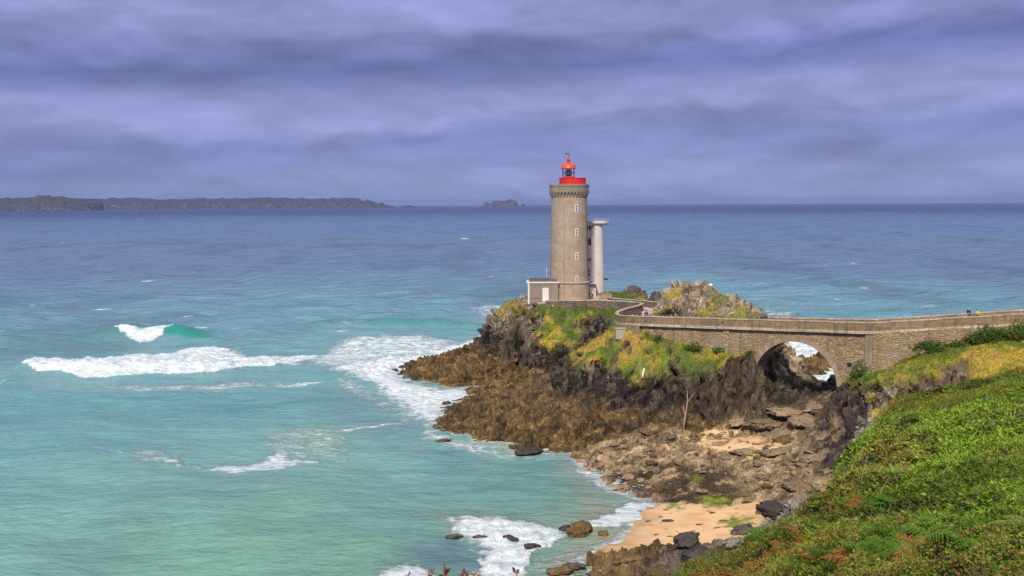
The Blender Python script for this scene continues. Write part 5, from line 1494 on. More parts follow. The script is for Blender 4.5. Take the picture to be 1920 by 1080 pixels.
# slabs under the arch and by the sand pocket
rock(1440, 800, 6.2, 'rk_tan', 1, 'long tan slab dipping towards the upper sand pocket', .5, .35, .9)
rock(1390, 795, 4.2, 'rk_tan', 3, 'flat tan slab at the foot of the dark cliff above the sand pocket', .45, .4, 1)
rock(1510, 795, 5.2, 'rk_tan', 2, 'bulky tan boulder right of the upper sand pocket', .7, .3, 1)
rock(1475, 826, 4.2, 'rk_brown', 0, 'rounded brown boulder at the right end of the upper sand pocket', .7, .35, .8)
rock(1480, 775, 6.0, 'rk_tan', 3, 'long slab lying just below the arch opening', .5, .4, 1)
rock(1535, 765, 4.6, 'rk_tan', 1, 'tan slab below the right foot of the arch', .9, .4, 1)
rock(1350, 815, 2.0, 'rk_tan', 3, 'small tan slab lying on the upper sand pocket', .3, .35, 1)
rock(1400, 850, 3.6, 'rk_tan', 1, 'tan slab edging the lower side of the sand pocket', .3, .4, .8)
rock(1460, 850, 4.4, 'rk_tan', 3, 'wide tan slab below the rounded brown boulder', .4, .4, .9)
rock(1520, 868, 4.0, 'rk_tan', 1, 'tan slab halfway down the bank, near the green edge', .6, .4, .9)
rock(1500, 910, 4.2, 'rk_tan', 3, 'tan slab above the dark crag by the lower sand', .6, .4, .9)
rock(1560, 905, 3.4, 'rk_tan', 2, 'pale brown boulder against the green edge of the hillside', .6, .4, .9)
# crag between sand and hillside
rock(1455, 962, 3.6, 'rk_dark', 1, 'dark pointed crag leaning over the lower sand', 2.4, .2, 1.5)
rock(1500, 955, 2.6, 'rk_grey', 0, 'pale grey rock behind the dark pointed crag', .6, .3, 1.3)
rock(1435, 985, 2.2, 'rk_grey', 3, 'flat grey slab below the dark pointed crag', .6, .3, 1)
rock(1400, 1000, 3.2, 'rk_dark', 2, 'dark rock where the grey slabs meet the sand', .6, .3, 1.1)
rock(1378, 1022, 2.8, 'rk_grey', 1, 'long slanting grey slab above the dark seaside boulders', .6, .35, 1)
rock(1330, 1045, 5.0, 'rk_dark', 3, 'long dark ribbed slab running down beside the ferns', .55, .35, 1.1)
rock(1290, 1030, 3.2, 'rk_dark', 0, 'rounded black boulder at the bottom edge of the sand', .5, .3, 1.0)
rock(1235, 1036, 3.4, 'rk_brown', 2, 'brown weedy boulder left of the rounded black one', .2, .3, .9)
rock(1190, 1060, 3.4, 'rk_brown', 1, 'wide weedy rock at the bottom of the cove', .2, .35, 1)
rock(1240, 1065, 3.4, 'rk_brown', 0, 'lumpy weedy rock beside the first orange ferns', .2, .35, .9)
rock(1075, 1068, 2.2, 'rk_dark', 1, 'black rock in the water at the bottom of the cove', .2, .3, 1, None, 0)
rock(1050, 1076, 2.4, 'rk_brown', 3, 'flat weedy rock at the very bottom of the cove', .2, .3, 1, None, .1)
# rubble on the bank: countable stones
rr2 = np.random.default_rng(11)
rp = [(p.x, p.y) for p in rub]
cnt = 0
while cnt < 170:
    x, y = rr2.uniform(8, 42), rr2.uniform(100, 126)
    if poly_mask(np.array([x]), np.array([y]), rp)[0] < .5: continue
    z_ = float(gz(x, y))
    if z_ < .15: continue
    s_ = .16 + .55 * rr2.random() ** 3
    o = bpy.data.objects.new('stone', RM['rk_tan' if rr2.random() < .75 else 'rk_brown'][rr2.integers(0, 4)]); COL.objects.link(o)
    o.scale = (s_, s_, s_ * rr2.uniform(.7, 1.1)); o.location = (x, y, z_ + s_ * .18); o.rotation_euler = (rr2.uniform(-.3, .3), rr2.uniform(-.3, .3), rr2.uniform(0, 6.28))
    tag(o, 'brown rubble stone lying loose among many on the stony bank above the beach', 'stone', 'rubble stones on the bank')
    cnt += 1
for px, py, w_ in ((1252, 977, .7), (1215, 978, .35), (1290, 1005, .35), (1400, 942, .6), (1335, 962, .35), (1310, 985, .3), (1230, 1003, .25)):
    g = hit(px, py)
    o = bpy.data.objects.new('stone', RM['rk_dark'][1]); COL.objects.link(o)
    o.scale = (w_ * .6, w_ * .5, w_ * .25); o.location = (g.x, g.y, g.z + .03); o.rotation_euler = (0, 0, random.uniform(-.4, .4))
    tag(o, 'small dark stone half buried in the bare sand', 'stone', 'dark stones on the sand')

for i in range(26):
    px, py = rr2.uniform(1190, 1420), rr2.uniform(950, 1010)
    g = hit(px, py); w_ = rr2.uniform(.08, .22)
    if float(zat(g.x, g.y, m_sand2)) < .6: continue
    o = bpy.data.objects.new('stone', RM['rk_dark' if i % 3 else 'rk_tan'][i % 4]); COL.objects.link(o)
    o.scale = (w_ * 1.3, w_ * .6, w_ * .4); o.location = (g.x, g.y, g.z + .02); o.rotation_euler = (0, 0, rr2.uniform(-.5, .5))
    tag(o, 'small dark stone half buried in the bare sand', 'stone', 'dark stones on the sand')
# dark sea stack behind the walkway
def stack(name, px0, px1, pyt, pyb, D, seed, mat, label, cat, wd_):
    a, b_ = at_d(px0, pyb, D), at_d(px1, pyb, D); tz = at_d(px0, pyt, D).z
    cx_, hw = (a.x + b_.x) / 2, (b_.x - a.x) / 2
    bm = bmesh.new(); bmesh.ops.create_icosphere(bm, subdivisions=6, radius=1.0)
    co = np.array([v_.co[:] for v_ in bm.verts])
    z0 = -1.0
    px_, py_ = co[:, 0] * hw * 1.06, co[:, 1] * wd_
    zt = np.where(co[:, 2] > 0, co[:, 2] ** .55, co[:, 2])
    pz_ = z0 + (zt + 0) * (tz - z0)
    s1_, _ = blocks(px_ * .45 + seed, py_ * .45, pz_ * .16, .8); s2_, _ = blocks(px_ * 1.1 + seed, py_ * 1.1, pz_ * .35, .8)
    k = s1_ * 1.1 + s2_ * .6
    lean = (pz_ - z0) * .04
    for v_, x, y, z, kk, n_ in zip(bm.verts, px_, py_, pz_, k, co):
        v_.co = Vector((cx_ + x + n_[0] * kk, D + y + n_[1] * kk, z + n_[2] * kk * .7))
    me = bpy.data.meshes.new(name); bm.to_mesh(me); bm.free(); me.materials.append(mat)
    o = bpy.data.objects.new(name, me); COL.objects.link(o); tag(o, label, cat)
M['stack'] = rock_mat('stack_rock', (.075, .058, .052), (.15, .11, .095), (.035, .03, .03), .9)
stack('sea_stack', 1146, 1228, 538.5, 566, 188, 3.3, M['stack'], 'large dark brown sea stack rising right behind the watch tower', 'rock', 6)
stack('sea_stack', 1215, 1243, 548, 566, 186, 8.3, M['rk_dark'], 'smaller black rock leaning against the right end of the sea stack', 'rock', 4)

# ------------------------------------------------------------------ plants
def leaf_mat(nm, trans=.3, rough=.6):
    mt, t, b = material(nm)
    at = t.new('ShaderNodeAttribute', attribute_name='col').outputs['Color']
    t.inp(b.inputs['Base Color'], at); b.inputs['Roughness'].default_value = rough; b.inputs['Specular IOR Level'].default_value = .25
    tr = t.new('ShaderNodeBsdfTranslucent'); t.inp(tr.inputs[0], t.mix(1.0, at, (1.3, 1.5, .7), 'MULTIPLY'))
    ms = t.new('ShaderNodeMixShader'); ms.inputs[0].default_value = trans
    t.l.new(b.outputs[0], ms.inputs[1]); t.l.new(tr.outputs[0], ms.inputs[2])
    t.l.new(ms.outputs[0], t.n['Material Output'].inputs[0])
    return mt
M['leaf'] = leaf_mat('leaf')
M['grass'] = leaf_mat('grass_blade', .25)
def leaf_quads(c, up, dirv, ln_, wd_, colr, rs):
    """folded diamond leaves: c (n,3) bases, dirv (n,3) unit, up (n,3)"""
    side_ = np.cross(dirv, up); side_ /= np.linalg.norm(side_, axis=1, keepdims=True) + 1e-9
    nrm = np.cross(side_, dirv)
    L_ = ln_[:, None]; W_ = wd_[:, None]
    b0 = c; tip = c + dirv * L_ - nrm * L_ * .12
    md = c + dirv * L_ * .45
    l_ = md + side_ * W_ * .5 + nrm * W_ * .16; r_ = md - side_ * W_ * .5 + nrm * W_ * .16
    V_ = np.stack([b0, r_, tip, l_], 1).reshape(-1, 3)
    F_ = np.arange(len(V_)).reshape(-1, 4)
    return V_, F_, np.repeat(colr, 4, 0)
def rand_dirs(n_, rs, zlo=-.2, zhi=.7):
    a = rs.uniform(0, 2 * np.pi, n_); z = rs.uniform(zlo, zhi, n_); r_ = np.sqrt(np.clip(1 - z * z, 0, 1))
    return np.stack([r_ * np.cos(a), r_ * np.sin(a), z], 1)
hm = lambda x, y: zat(x, y, m_hill * (1 - sst(1.9, 2.9, slope) * (Y > 60)))

rs = np.random.default_rng(21)
PTS = []
for D0, D1, dens in ((12, 22, 900), (22, 32, 560), (32, 45, 330), (45, 60, 210), (60, 80, 135), (80, 104, 95)):
    xr0, xr1 = -3 if D0 < 20 else (1 if D0 < 30 else D0 * .12), D1 * .66 + 3
    n_ = int((D1 - D0) * (xr1 - xr0) * dens)
    x = rs.uniform(xr0, xr1, n_); y = rs.uniform(D0, D1, n_)
    ok = (hm(x, y) > rs.uniform(.3, .7, n_)) & (x < y * .62 + 2)
    PTS.append(np.stack([x[ok], y[ok]], 1))
PTS = np.concatenate(PTS)
x, y = PTS[:, 0], PTS[:, 1]; n_ = len(x)
Dd = np.hypot(x, y)
clump = 1 - np.abs(fbm(x * .75, y * .75, 3.3, 3)) * 2.0
clump2 = fbm(x * 1.9, y * 1.9, 6.1, 2)
keep_ = rs.random(n_) < np.clip(.95 + 1.3 * np.minimum(clump2 + .35 * clump, 0), .25, 1)
x, y, Dd, clump, clump2 = x[keep_], y[keep_], Dd[keep_], clump[keep_], clump2[keep_]; n_ = len(x)
hgt_ = np.clip(.16 + .55 * np.clip(clump, 0, 1) + .22 * clump2, .05, .8) * np.clip(.45 + .6 * rs.random(n_) ** .5, 0, 1) * np.where(y < 22, .65, 1)
z = gz(x, y) + hgt_
# plant mix
f1_ = fbm(x * .09, y * .07, 2.2, 4); f2_ = fbm(x * .35, y * .3, 5.5, 3); f3_ = fbm(x * .16 + 9, y * .14, 7.5, 3)
base_c = np.zeros((n_, 3)) + C(.16, .262, .022)
base_c = np.where((rs.random(n_) < .4)[:, None], C(.26, .355, .034), base_c)
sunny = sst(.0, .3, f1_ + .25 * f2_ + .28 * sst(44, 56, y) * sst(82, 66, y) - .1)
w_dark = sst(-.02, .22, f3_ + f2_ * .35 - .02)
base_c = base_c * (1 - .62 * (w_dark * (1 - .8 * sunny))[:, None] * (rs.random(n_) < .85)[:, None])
olive = sst(68, 92, y + f1_ * 30) 
pick = rs.random(n_)
base_c = np.where((pick < olive * .75)[:, None], lerp(np.zeros((n_, 3)) + C(.20, .20, .025), C(.36, .25, .05), sst(-.2, .3, f2_)), base_c)
edge_d = np.interp(y, [q_.y for q_ in hill_edge[::-1]], [q_.x for q_ in hill_edge[::-1]])
warm = np.clip(sst(7.5, 1.5, x - edge_d - f1_ * 5) * .75 * (y < 62) + sst(.12, .34, f2_ * .6 - f3_ * .6) * .4 * (1 - .8 * sunny), 0, .5)
ong = np.where((rs.random(n_) < .3)[:, None], C(.28, .13, .04), lerp(np.zeros((n_, 3)) + C(.24, .17, .045), C(.30, .24, .06), rs.random(n_)))
base_c = np.where((rs.random(n_) < warm)[:, None], ong, base_c)
brn = rs.random(n_) < .05 + .16 * sst(.1, .3, f3_)
base_c = np.where(brn[:, None], C(.15, .10, .055), base_c)
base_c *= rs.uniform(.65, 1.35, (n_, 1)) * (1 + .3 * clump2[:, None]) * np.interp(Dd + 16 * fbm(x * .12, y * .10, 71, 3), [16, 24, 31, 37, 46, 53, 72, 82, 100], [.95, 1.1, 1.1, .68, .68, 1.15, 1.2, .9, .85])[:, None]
psz = .75 + .7 * sst(-.3, .3, f3_ + .4 * f2_)
ln_ = np.clip(Dd * .0036, .055, .19) * rs.uniform(.55, 1.35, n_) * psz; wd_ = ln_ * rs.uniform(.5, .85, n_)
blade = rs.random(n_) < .2 + .5 * sst(.0, .3, -f3_ + .3 * olive)
ln_ = np.where(blade, ln_ * 1.9, ln_); wd_ = np.where(blade, wd_ * .32, wd_)
d_ = rand_dirs(n_, rs, -.35, .75); d_[:, 2] = np.where(blade, np.abs(d_[:, 2]) + .6, d_[:, 2]); d_ /= np.linalg.norm(d_, axis=1, keepdims=True); upn = np.zeros((n_, 3)) + [0, 0, 1.0]; upn += rs.normal(0, .45, (n_, 3)); 
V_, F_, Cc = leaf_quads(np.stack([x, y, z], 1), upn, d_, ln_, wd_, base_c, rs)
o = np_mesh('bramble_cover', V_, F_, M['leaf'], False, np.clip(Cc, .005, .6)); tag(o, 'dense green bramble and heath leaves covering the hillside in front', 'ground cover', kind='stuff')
print('leaves', n_)

# grass on the rocks and along the wall
gm = lambda x, y: zat(x, y, grass)
n_ = 260000
x = rs.uniform(-12, 74, n_); y = rs.uniform(98, 192, n_)
ok = gm(x, y) * .9 > rs.random(n_) ** .8
x, y = x[ok], y[ok]; n_ = len(x)
z = gz(x, y) - .03
f1_ = fbm(x * .16, y * .16, 33, 3) * 1.2 + fbm(x * .5, y * .5, 21, 4) * .8; f2_ = fbm(x * .9, y * .9, 4, 3)
gc = lerp(np.zeros((n_, 3)) + C(.23, .28, .02), C(.52, .40, .05), sst(-.15, .3, f1_ + f2_ * .5))
gc = np.where((rs.random(n_) < .55 * sst(.05, .35, f2_ + f1_ * .4))[:, None], C(.42, .27, .07), gc)
gc = np.where(((y > 158) & (x < 24))[:, None], gc * [.46, .62, .6], gc)
gc *= rs.uniform(.6, 1.35, (n_, 1))
d_ = rand_dirs(n_, rs, .35, .95)
ln_ = rs.uniform(.18, .48, n_); wd_ = rs.uniform(.06, .13, n_)
V_, F_, Cc = leaf_quads(np.stack([x, y, z], 1), np.zeros((n_, 3)) + rs.normal(0, 1, (n_, 3)), d_, ln_, wd_, gc, rs)
o = np_mesh('grass', V_, F_, M['grass'], False, np.clip(Cc, .005, .6)); tag(o, 'rough yellow-green turf on the rock tops and along the bridge wall', 'grass', kind='stuff')
print('grass', n_)

# ferns close to the viewer
def frond(rs, L_, colr, droop):
    base = np.array([0, 0, 0.0]); V_, F_, K_ = [], [], []
    n_p = 15
    pts = []
    for i in range(n_p + 1):
        t_ = i / n_p
        pts.append(np.array([L_ * t_ * (1 - .12 * t_), 0, L_ * (.55 * t_ - droop * t_ * t_)]))
    for i in range(2, n_p):
        t_ = i / n_p; p = pts[i]; tang = pts[i + 1] - pts[i - 1]; tang /= np.linalg.norm(tang)
        pl_ = .40 * L_ * (1 - t_) ** .8 * min(1, t_ * 4) + .02
        for sgn in (-1, 1):
            dv = np.array([.45, sgn * .9, -.12]) + rs.normal(0, .08, 3); dv /= np.linalg.norm(dv)
            nn_ = 5
            for k in range(nn_):
                s0 = pl_ * k / nn_; c_ = p + dv * s0 + np.array([0, 0, -.25 * s0 * s0 / max(pl_, .01)])
                lw = pl_ * .22 * (1 - .6 * k / nn_) + .012
                q_ = dv * pl_ / nn_ * 1.25
                sd = np.cross(dv, [0, 0, 1.0]); sd /= np.linalg.norm(sd)
                o_ = len(V_)
                V_ += [c_, c_ + q_ * .55 - sd * lw * .5 + [0, 0, .008], c_ + q_, c_ + q_ * .55 + sd * lw * .5 + [0, 0, .008]]
                F_.append((o_, o_ + 1, o_ + 2, o_ + 3)); K_ += [colr * rs.uniform(.7, 1.3)] * 4
    for i in range(n_p):
        a, b_ = pts[i], pts[i + 1]; o_ = len(V_)
        V_ += [a + [0, -.006, 0], a + [0, .006, 0], b_ + [0, .004, 0], b_ + [0, -.004, 0]]; F_.append((o_, o_ + 1, o_ + 2, o_ + 3)); K_ += [colr * .7] * 4
    return np.array(V_), np.array(F_), np.array(K_)
def fern_mesh(seed, colr, nf, size):
    rs_ = np.random.default_rng(seed); VV, FF, KK, off = [], [], [], 0
    for i in range(nf):
        v_, f_, k_ = frond(rs_, size * rs_.uniform(.75, 1.15), colr * rs_.uniform(.8, 1.2), rs_.uniform(.25, .6))
        a = 2 * math.pi * (i + rs_.uniform(-.3, .3)) / nf; c_, s_ = math.cos(a), math.sin(a)
        v_ = np.stack([v_[:, 0] * c_ - v_[:, 1] * s_, v_[:, 0] * s_ + v_[:, 1] * c_, v_[:, 2] + .10], 1)
        VV.append(v_); FF.append(f_ + off); KK.append(k_); off += len(v_)
    o = np_mesh('fern', np.concatenate(VV), np.concatenate(FF), M['leaf'], False, np.clip(np.concatenate(KK), .004, .7))
    me = o.data; bpy.data.objects.remove(o); return me
FM = {'g': [fern_mesh(s, C(.12, .23, .02), 7, .85) for s in (1, 2, 3)], 'y': [fern_mesh(s, C(.24, .28, .05), 6, .8) for s in (4, 5)], 'o': [fern_mesh(s, C(.34, .14, .035), 6, .8) for s in (6, 7, 8)]}
fr = np.random.default_rng(31)
def ferns(kind, n_, region, label, group, lo=.7, hi=1.2):
    k = 0; tries = 0
    while k < n_ and tries < 4000:
        tries += 1
        px, py = fr.uniform(region[0], region[2]), fr.uniform(region[1], region[3])
        g = hit(px, py, 10)
        if g.y > 60 or float(hm(np.array([g.x]), np.array([g.y]))[0]) < .4: continue
        o = bpy.data.objects.new('fern', FM[kind][fr.integers(0, len(FM[kind]))]); COL.objects.link(o)
        s_ = fr.uniform(lo, hi)
        o.location = (g.x, g.y, float(gz(g.x, g.y)) + .12); o.scale = (s_, s_, s_ * fr.uniform(.8, 1.2)); o.rotation_euler = (fr.uniform(-.25, .25), fr.uniform(-.25, .25), fr.uniform(0, 6.28))
        tag(o, label, 'fern', group); k += 1
ferns('g', 80, (1480, 985, 1960, 1110), 'green bracken fern among many at the foot of the picture', 'green ferns in front')
ferns('g', 36, (1640, 930, 1960, 1000), 'green bracken fern in the band above the front ferns', 'green ferns behind the front ones')
ferns('y', 22, (1760, 1030, 1960, 1110), 'pale yellowish fern in the lower right patch', 'pale ferns')
ferns('o', 30, (1330, 1050, 1480, 1120), 'rust-orange bracken in the patch beside the seaside slabs', 'rusty bracken beside the slabs')
ferns('g', 22, (1340, 1040, 1480, 1110), 'bright green fern amid the rusty bracken by the slabs', 'green ferns amid the rusty bracken')
ferns('o', 16, (1440, 960, 1620, 1100), 'rust-orange fern scattered in the green slope', 'scattered rusty ferns')
ferns('o', 8, (1700, 1020, 1940, 1110), 'rust-orange fern among the pale and green ferns', 'rusty ferns among pale ones')
# dry stalks and twigs
def stalk_mesh(seed, colr, h, tuft):
    rs_ = np.random.default_rng(seed); mb = MB()
    for i in range(7):
        a, l_ = rs_.uniform(0, 6.28), rs_.uniform(.08, .3); hh_ = h * rs_.uniform(.6, 1.05)
        top = Vector((l_ * math.cos(a), l_ * math.sin(a), hh_))
        mb.tube([(0, 0, 0), (top.x * .4, top.y * .4, hh_ * .55), tuple(top)], [.007, .006, .004], 4)
        for k in range(tuft):
            p = Vector((top.x * .4, top.y * .4, hh_ * .55)).lerp(top, rs_.uniform(.35, 1.0)); d_ = Vector(rs_.normal(0, 1, 3)) * .035 + Vector((0, 0, .02))
            s_ = Vector(rs_.normal(0, 1, 3)) * .016
            mb.add([p, p + d_ * .5 + s_, p + d_, p + d_ * .5 - s_], [(0, 1, 2, 3)])
    return mb, colr
M['dry'] = plain('dry_stalk', (.38, .31, .18), .8, 0, .2, 5, 0)
M['rusty'] = plain('rust_leaf', (.22, .085, .05), .7, 0, .25, 6, 0)
mb, _ = stalk_mesh(3, None, .8, 26); dry0 = mb.build('dry_weed', M['dry']); dme = dry0.data; bpy.data.objects.remove(dry0)
mb, _ = stalk_mesh(5, None, 1.15, 30); ru0 = mb.build('rusty_weed', M['rusty']); rme = ru0.data; bpy.data.objects.remove(ru0)
for px, py in ((1762, 1046), (1776, 1042), (1790, 1050), (1748, 1052), (1768, 1058), (1800, 1060), (1740, 1066), (1690, 1068), (1812, 1050)):
    g = hit(px, py + 14, 10)
    o = bpy.data.objects.new('dry_weed', dme); COL.objects.link(o); o.location = (g.x, g.y, float(gz(g.x, g.y)) + .1); o.rotation_euler = (0, 0, fr.uniform(0, 6)); o.scale = (.6, .6, fr.uniform(.5, .7))
    tag(o, 'cream seed-head stalks of a dry weed amid the front ferns', 'weed', 'dry weeds amid the ferns')
for px, top, lab in ((782, 1072, 'leftmost of the rust-red weed tips at the bottom edge'), (826, 1062, 'tallest rust-red weed tip over the white foam at the bottom edge'), (852, 1070, 'small rust-red weed tip touching the tallest one at the bottom edge'), (958, 1071, 'rust-red weed tip alone right of the foam at the bottom edge'), (890, 1074, 'thin rust-red weed tip midway along the bottom edge')):
    q_ = at_d(px, top, 9.0); g0 = float(gz(q_.x, q_.y))
    o = bpy.data.objects.new('rusty_weed', rme); COL.objects.link(o); o.location = (q_.x, q_.y, g0 - .02); k = (q_.z - g0 + .02) / 1.18; o.scale = (max(k, .3) * .8, max(k, .3) * .8, max(k, .3)); o.rotation_euler = (0, 0, fr.uniform(0, 6))
    tag(o, lab, 'weed')
mb = MB()
tw = np.random.default_rng(8)
def twig(px, py, h, lean, lab):
    g = hit(px, py, 10); mb = MB(); z0 = float(gz(g.x, g.y))
    mb.tube([(g.x, g.y, z0), (g.x + lean * .3, g.y, z0 + h * .5), (g.x + lean, g.y, z0 + h)], [.022, .016, .007], 5)
    for k in range(4):
        f_ = tw.uniform(.3, .9); b0 = Vector((g.x + lean * f_, g.y, z0 + h * f_)); mb.tube([b0, b0 + Vector((tw.uniform(-.4, .4), tw.uniform(-.2, .2), tw.uniform(.1, .45)))], [.010, .004], 4)
    o = mb.build('twig', M['driftwood']); tag(o, lab, 'twig')
twig(1612, 940, 1.7, .3, 'bare pale twig upright in the bramble below the bright green patch'); twig(1640, 975, 1.6, .6, 'bare pale twig leaning right amid dark bramble'); twig(1585, 925, 1.5, -.2, 'short bare twig near the left edge of the bramble')
twig(1688, 950, 1.3, -.4, 'bare twig leaning left in the middle of the bramble'); twig(1510, 1060, .9, -.3, 'pale twig sticking out by the scattered rusty ferns'); twig(1760, 940, 1.3, .5, 'bare brown twig beside the brown bramble patch')

# shrubs against the walls
def shrub(px, py, D, w_, h_, colr, label, seed, dense_=900, spiky=False):
    q_ = at_d(px, py, D); z0 = float(gz(q_.x, q_.y)); z0 = min(z0, q_.z) if abs(z0 - q_.z) < 2.5 else q_.z
    root = empty('shrub', (q_.x, q_.y, z0), 0, label, 'shrub')
    rs_ = np.random.default_rng(seed); n_ = dense_
    d_ = rand_dirs(n_, rs_, -.25, 1.0); r_ = rs_.random(n_) ** .35
    lob = 1 + .95 * fbm(d_[:, 0] * 2 + seed, d_[:, 1] * 2, d_[:, 2] * 2, 2)
    c_ = d_ * (r_ * lob)[:, None] * [w_ / 2, w_ / 2.4, h_ * .62] + [0, 0, h_ * .38]
    dd = d_ * .6 + rs_.normal(0, .5, (n_, 3)) + [0, 0, .15 if not spiky else .7]; dd /= np.linalg.norm(dd, axis=1, keepdims=True)
    ln_ = rs_.uniform(.14, .30, n_) * (1.6 if spiky else 1); wd_ = ln_ * (.6 if not spiky else .2)
    kk = np.zeros((n_, 3)) + colr; kk = kk * rs_.uniform(.5, 1.7, (n_, 1)); kk = np.where((rs_.random(n_) < .2)[:, None], kk * [2.2, 1.5, 1.0], kk)
    V_, F_, Cc = leaf_quads(c_, np.zeros((n_, 3)) + rs_.normal(0, 1, (n_, 3)), dd, ln_, wd_, kk, rs_)
    o = np_mesh('foliage', V_, F_, M['leaf'], False, np.clip(Cc, .004, .5)); o.parent = root
    mb = MB()
    for k in range(5):
        a = 6.28 * k / 5; mb.tube([(0, 0, -.25), (.15 * w_ * math.cos(a), .15 * w_ * math.sin(a), h_ * .3), (.3 * w_ * math.cos(a), .3 * w_ * math.sin(a), h_ * .7)], [.05, .035, .015], 5)
    o = mb.build('stem', M['driftwood']); o.parent = root
dg = C(.055, .105, .022)
shrub(1745, 664, 113.0, 4.4, 1.5, dg, 'rounded dark green shrub at the foot of the wall right of the pilaster', 41, 1600)
shrub(1795, 656, 112.0, 2.2, 1.0, dg * 1.2, 'small low shrub beside the rounded dark one at the wall foot', 42, 700)
shrub(1868, 640, 111.5, 3.4, 1.9, C(.06, .13, .02), 'wide bright green bush below the wall near the right edge', 43, 1800)
shrub(1838, 640, 111.5, 2.0, 2.0, dg * 1.1, 'narrow dark bush left of the wide bright one below the wall', 44, 900)
shrub(1912, 628, 110.5, 3.0, 2.2, C(.09, .15, .025), 'yellow-green bush cut by the right edge of the view', 45, 1500)
shrub(1813, 626, 112.9, .9, .8, C(.08, .09, .02), 'small tuft rooted high in the wall stones', 46, 260)
shrub(1824, 626, 112.8, .8, .9, C(.07, .09, .02), 'second small tuft hanging from the wall stones, nearer the wide bush', 47, 240)
shrub(1612, 728, 116, 2.4, 3.0, dg * 1.1, 'dark ivy clump climbing the foot of the right bridge pier', 48, 1500)
shrub(1632, 745, 112, 2.4, 2.2, C(.05, .10, .02), 'leafy green bush on the ledge below the ivy', 49, 1000)
shrub(1212, 652, 137.4, 3.0, 1.9, C(.07, .13, .06), 'spiky grey-green plant under the left part of the bridge wall', 50, 700, True)
shrub(1236, 645, 136.2, 1.6, 1.3, dg * 1.3, 'dark bush right of the spiky plant under the bridge wall', 51, 600)
shrub(1302, 640, 132.6, 3.8, .9, dg * 1.3, 'dark bush at the wall foot above the orange grass', 52, 900)
shrub(1348, 652, 130.4, 1.6, .6, dg * 1.7, 'small bush left of the slim pilaster', 53, 500)
shrub(1255, 600, 143.5, 3.2, 1.9, C(.03, .05, .018), 'dark bush at the foot of the rocky hill behind the bridge', 54, 1100)
shrub(1358, 610, 130.2, .8, .7, C(.09, .11, .03), 'little weed growing on the string course above the slim pilaster', 55, 200)

# ------------------------------------------------------------------ people
def skinned(name, verts, edges, radii, mat, parent, sub=1):
    me = bpy.data.meshes.new(name); me.from_pydata(verts, edges, []); o = bpy.data.objects.new(name, me); COL.objects.link(o)
    sk = o.modifiers.new('skin', 'SKIN'); sk.use_smooth_shade = True
    for v_, r_ in zip(me.skin_vertices[0].data, radii): v_.radius = (r_, r_) if not isinstance(r_, tuple) else r_
    me.skin_vertices[0].data[0].use_root = True
    ss = o.modifiers.new('sub', 'SUBSURF'); ss.levels = sub; ss.render_levels = sub
    me.materials.append(mat); o.parent = parent
    return o
M['skin'] = plain('skin', (.55, .33, .24), .6, 0, .05, 3, 0)
_cloth = {}
def cloth(c_):
    if c_ not in _cloth: _cloth[c_] = plain('cloth', c_, .85, 0, .1, 6, .1)
    return _cloth[c_]
def person(px, D, rz, jacket, trousers, hair, label, h=1.72, stride=.12, pack=None, py=None, lvl=None):
    q_ = at_d(px, 590, D)
    zf = lvl if lvl is not None else float(np.interp(0, [0], [0]))
    root = empty('person', (q_.x, D, zf), rz, label, 'person')
    k = h / 1.72
    V = [(0, 0, .95), (0, 0, 1.15), (0, .01, 1.36), (0, .02, 1.48), (0, .03, 1.56), (0, .03, 1.66),
         (.10, 0, .88), (.11, -stride, .48), (.11, -stride * 1.2 + .05, .08), (.11, -stride * 1.2 - .10, .03),
         (-.10, 0, .88), (-.11, stride, .49), (-.11, stride * 1.5 + .05, .08), (-.11, stride * 1.5 - .10, .03),
         (.19, .01, 1.40), (.24, .05, 1.12), (.24, -.06, .90), (.24, -.10, .82),
         (-.19, .01, 1.40), (-.24, -.02, 1.12), (-.24, -.14, .93), (-.24, -.18, .86)]
    E = [(0, 1), (1, 2), (2, 3), (3, 4), (4, 5), (0, 6), (6, 7), (7, 8), (8, 9), (0, 10), (10, 11), (11, 12), (12, 13), (2, 14), (14, 15), (15, 16), (16, 17), (2, 18), (18, 19), (19, 20), (20, 21)]
    rd = [.13, .13, .15, .055, .085, .085, .085, .06, .045, .04, .085, .06, .045, .04, .065, .048, .036, .03, .065, .048, .036, .03]
    sc = lambda p: tuple(c * k for c in p)
    body = skinned('body', [sc(p) for p in V], E, [r_ * k for r_ in rd], M['skin'], root)
    ids = [0, 1, 2, 14, 15, 16, 18, 19, 20]
    mp = {a: i for i, a in enumerate(ids)}
    skinned('jacket', [sc(V[a]) for a in ids], [(mp[a], mp[b_]) for a, b_ in E if a in mp and b_ in mp], [rd[a] * k + .028 for a in ids], cloth(jacket), root)
    ids = [0, 6, 7, 8, 10, 11, 12]; mp = {a: i for i, a in enumerate(ids)}
    skinned('trousers', [sc(V[a]) for a in ids], [(mp[a], mp[b_]) for a, b_ in E if a in mp and b_ in mp], [rd[a] * k + .018 for a in ids], cloth(trousers), root)
    for s_ in (9, 13):
        a, b_ = Vector(sc(V[s_ - 1])), Vector(sc(V[s_]))
        mb = MB(); mb.tube([a + Vector((0, .06, -.03)), (a + b_) / 2 + Vector((0, 0, -.01)), b_ + Vector((0, -.05, 0))], [.05, .055, .035], 6); o = mb.build('shoe', cloth((.03, .03, .03))); o.parent = root
    mb = MB(); hc_ = Vector(sc((0, .055, 1.655)))
    mb.lathe([(.105 * k, -.06 * k), (.112 * k, .0), (.10 * k, .06 * k), (.06 * k, .105 * k), (.01, .118 * k)], tuple(hc_), 12)
    o = mb.build('hair', cloth(hair)); o.parent = root
    if pack:
        mb = MB(); mb.box(sc((0, .26, 1.22)), sc((.32, .2, .46)), 0, .85); o = mb.build('backpack', cloth(pack), None, .04); o.parent = root
    return root
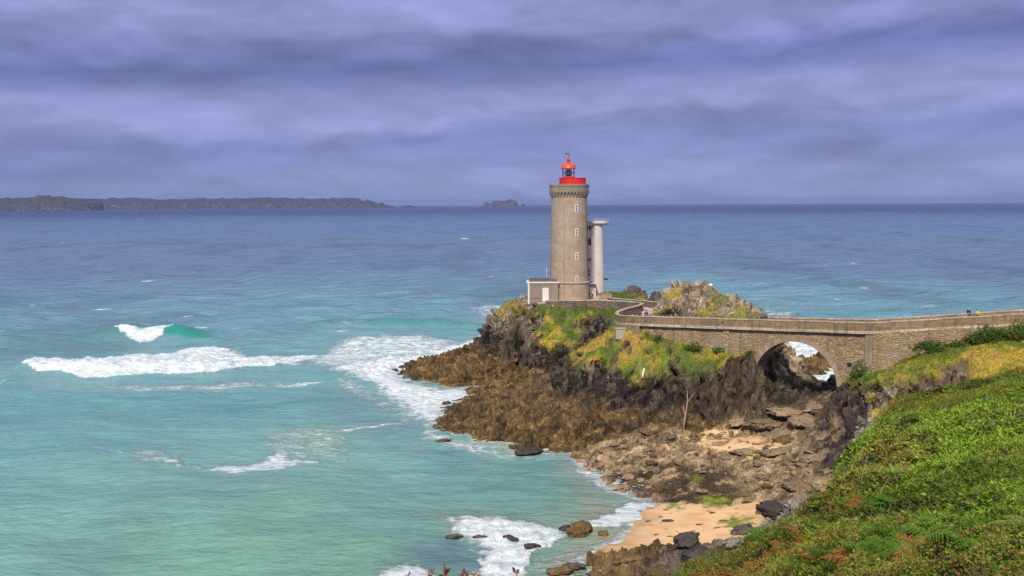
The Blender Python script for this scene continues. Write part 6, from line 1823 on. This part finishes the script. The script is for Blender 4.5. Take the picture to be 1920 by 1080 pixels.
def plev(x, y):
    d, zz = seg_dist(np.array([x]), np.array([y]), path_mid); return float(zz[0]) - DECK - .03
def person_on(px, D, *a, **k):
    q_ = at_d(px, 590, D); k['lvl'] = plev(q_.x, D) if k.get('lvl') is None else k['lvl']; return person(px, D, *a, **k)
navy, black, grey = (.015, .02, .07), (.012, .012, .016), (.12, .11, .12)
person_on(1192, 144.2, 2.6, (.05, .025, .05), black, (.03, .02, .015), 'person in a dark plum jacket on the bend of the walkway, left of a companion')
person_on(1200, 143.8, 2.4, black, grey, (.10, .06, .035), 'person in black between the plum and bright blue jackets on the walkway bend', pack=(.06, .05, .06))
person_on(1212, 142.6, 3.0, (.02, .04, .30), navy, (.04, .03, .02), 'person in a bright blue jacket walking on the bend of the walkway')
person_on(1263, 139.0, 1.2, black, black, (.22, .12, .07), 'person in a bulky black coat in front of the rocky hill', pack=black)
person_on(1405.5, 130.0, .8, (.13, .11, .11), black, (.05, .035, .03), 'person in a grey top and black trousers walking along the bridge', h=1.7, stride=.2)
person_on(1816.5, 118.2, 2.0, navy, black, (.35, .36, .45), 'person in a dark navy jacket and pale cap on the bridge near the right end')
person_on(1832, 117.8, 2.0, (.50, .60, .06), navy, (.16, .13, .05), 'person in a yellow-green jacket following the navy jacket on the bridge', h=1.5)
person_on(1104, 180.5, 1.0, black, black, (.02, .02, .02), 'person in black between the lighthouse and the watch tower', lvl=14.15)
person_on(1110.5, 180.2, 1.6, (.62, .62, .66), (.08, .09, .14), (.05, .04, .03), 'person in a white top between the lighthouse and the watch tower', lvl=14.15)

# ------------------------------------------------------------------ sea air
mb = MB(); mb.box((0, 0, 75), (68000, 68000, 172))
hz = bpy.data.materials.new('haze'); hz.use_nodes = True
t = NT(hz.node_tree); t.n.clear()
vol = t.new('ShaderNodeVolumePrincipled'); vol.inputs['Color'].default_value = (.36, .46, .84, 1); vol.inputs['Density'].default_value = 0.000042
mo = t.new('ShaderNodeOutputMaterial'); t.l.new(vol.outputs[0], mo.inputs['Volume'])
o = mb.build('haze', hz); tag(o, 'thin bluish sea haze over the water', 'haze', kind='stuff')
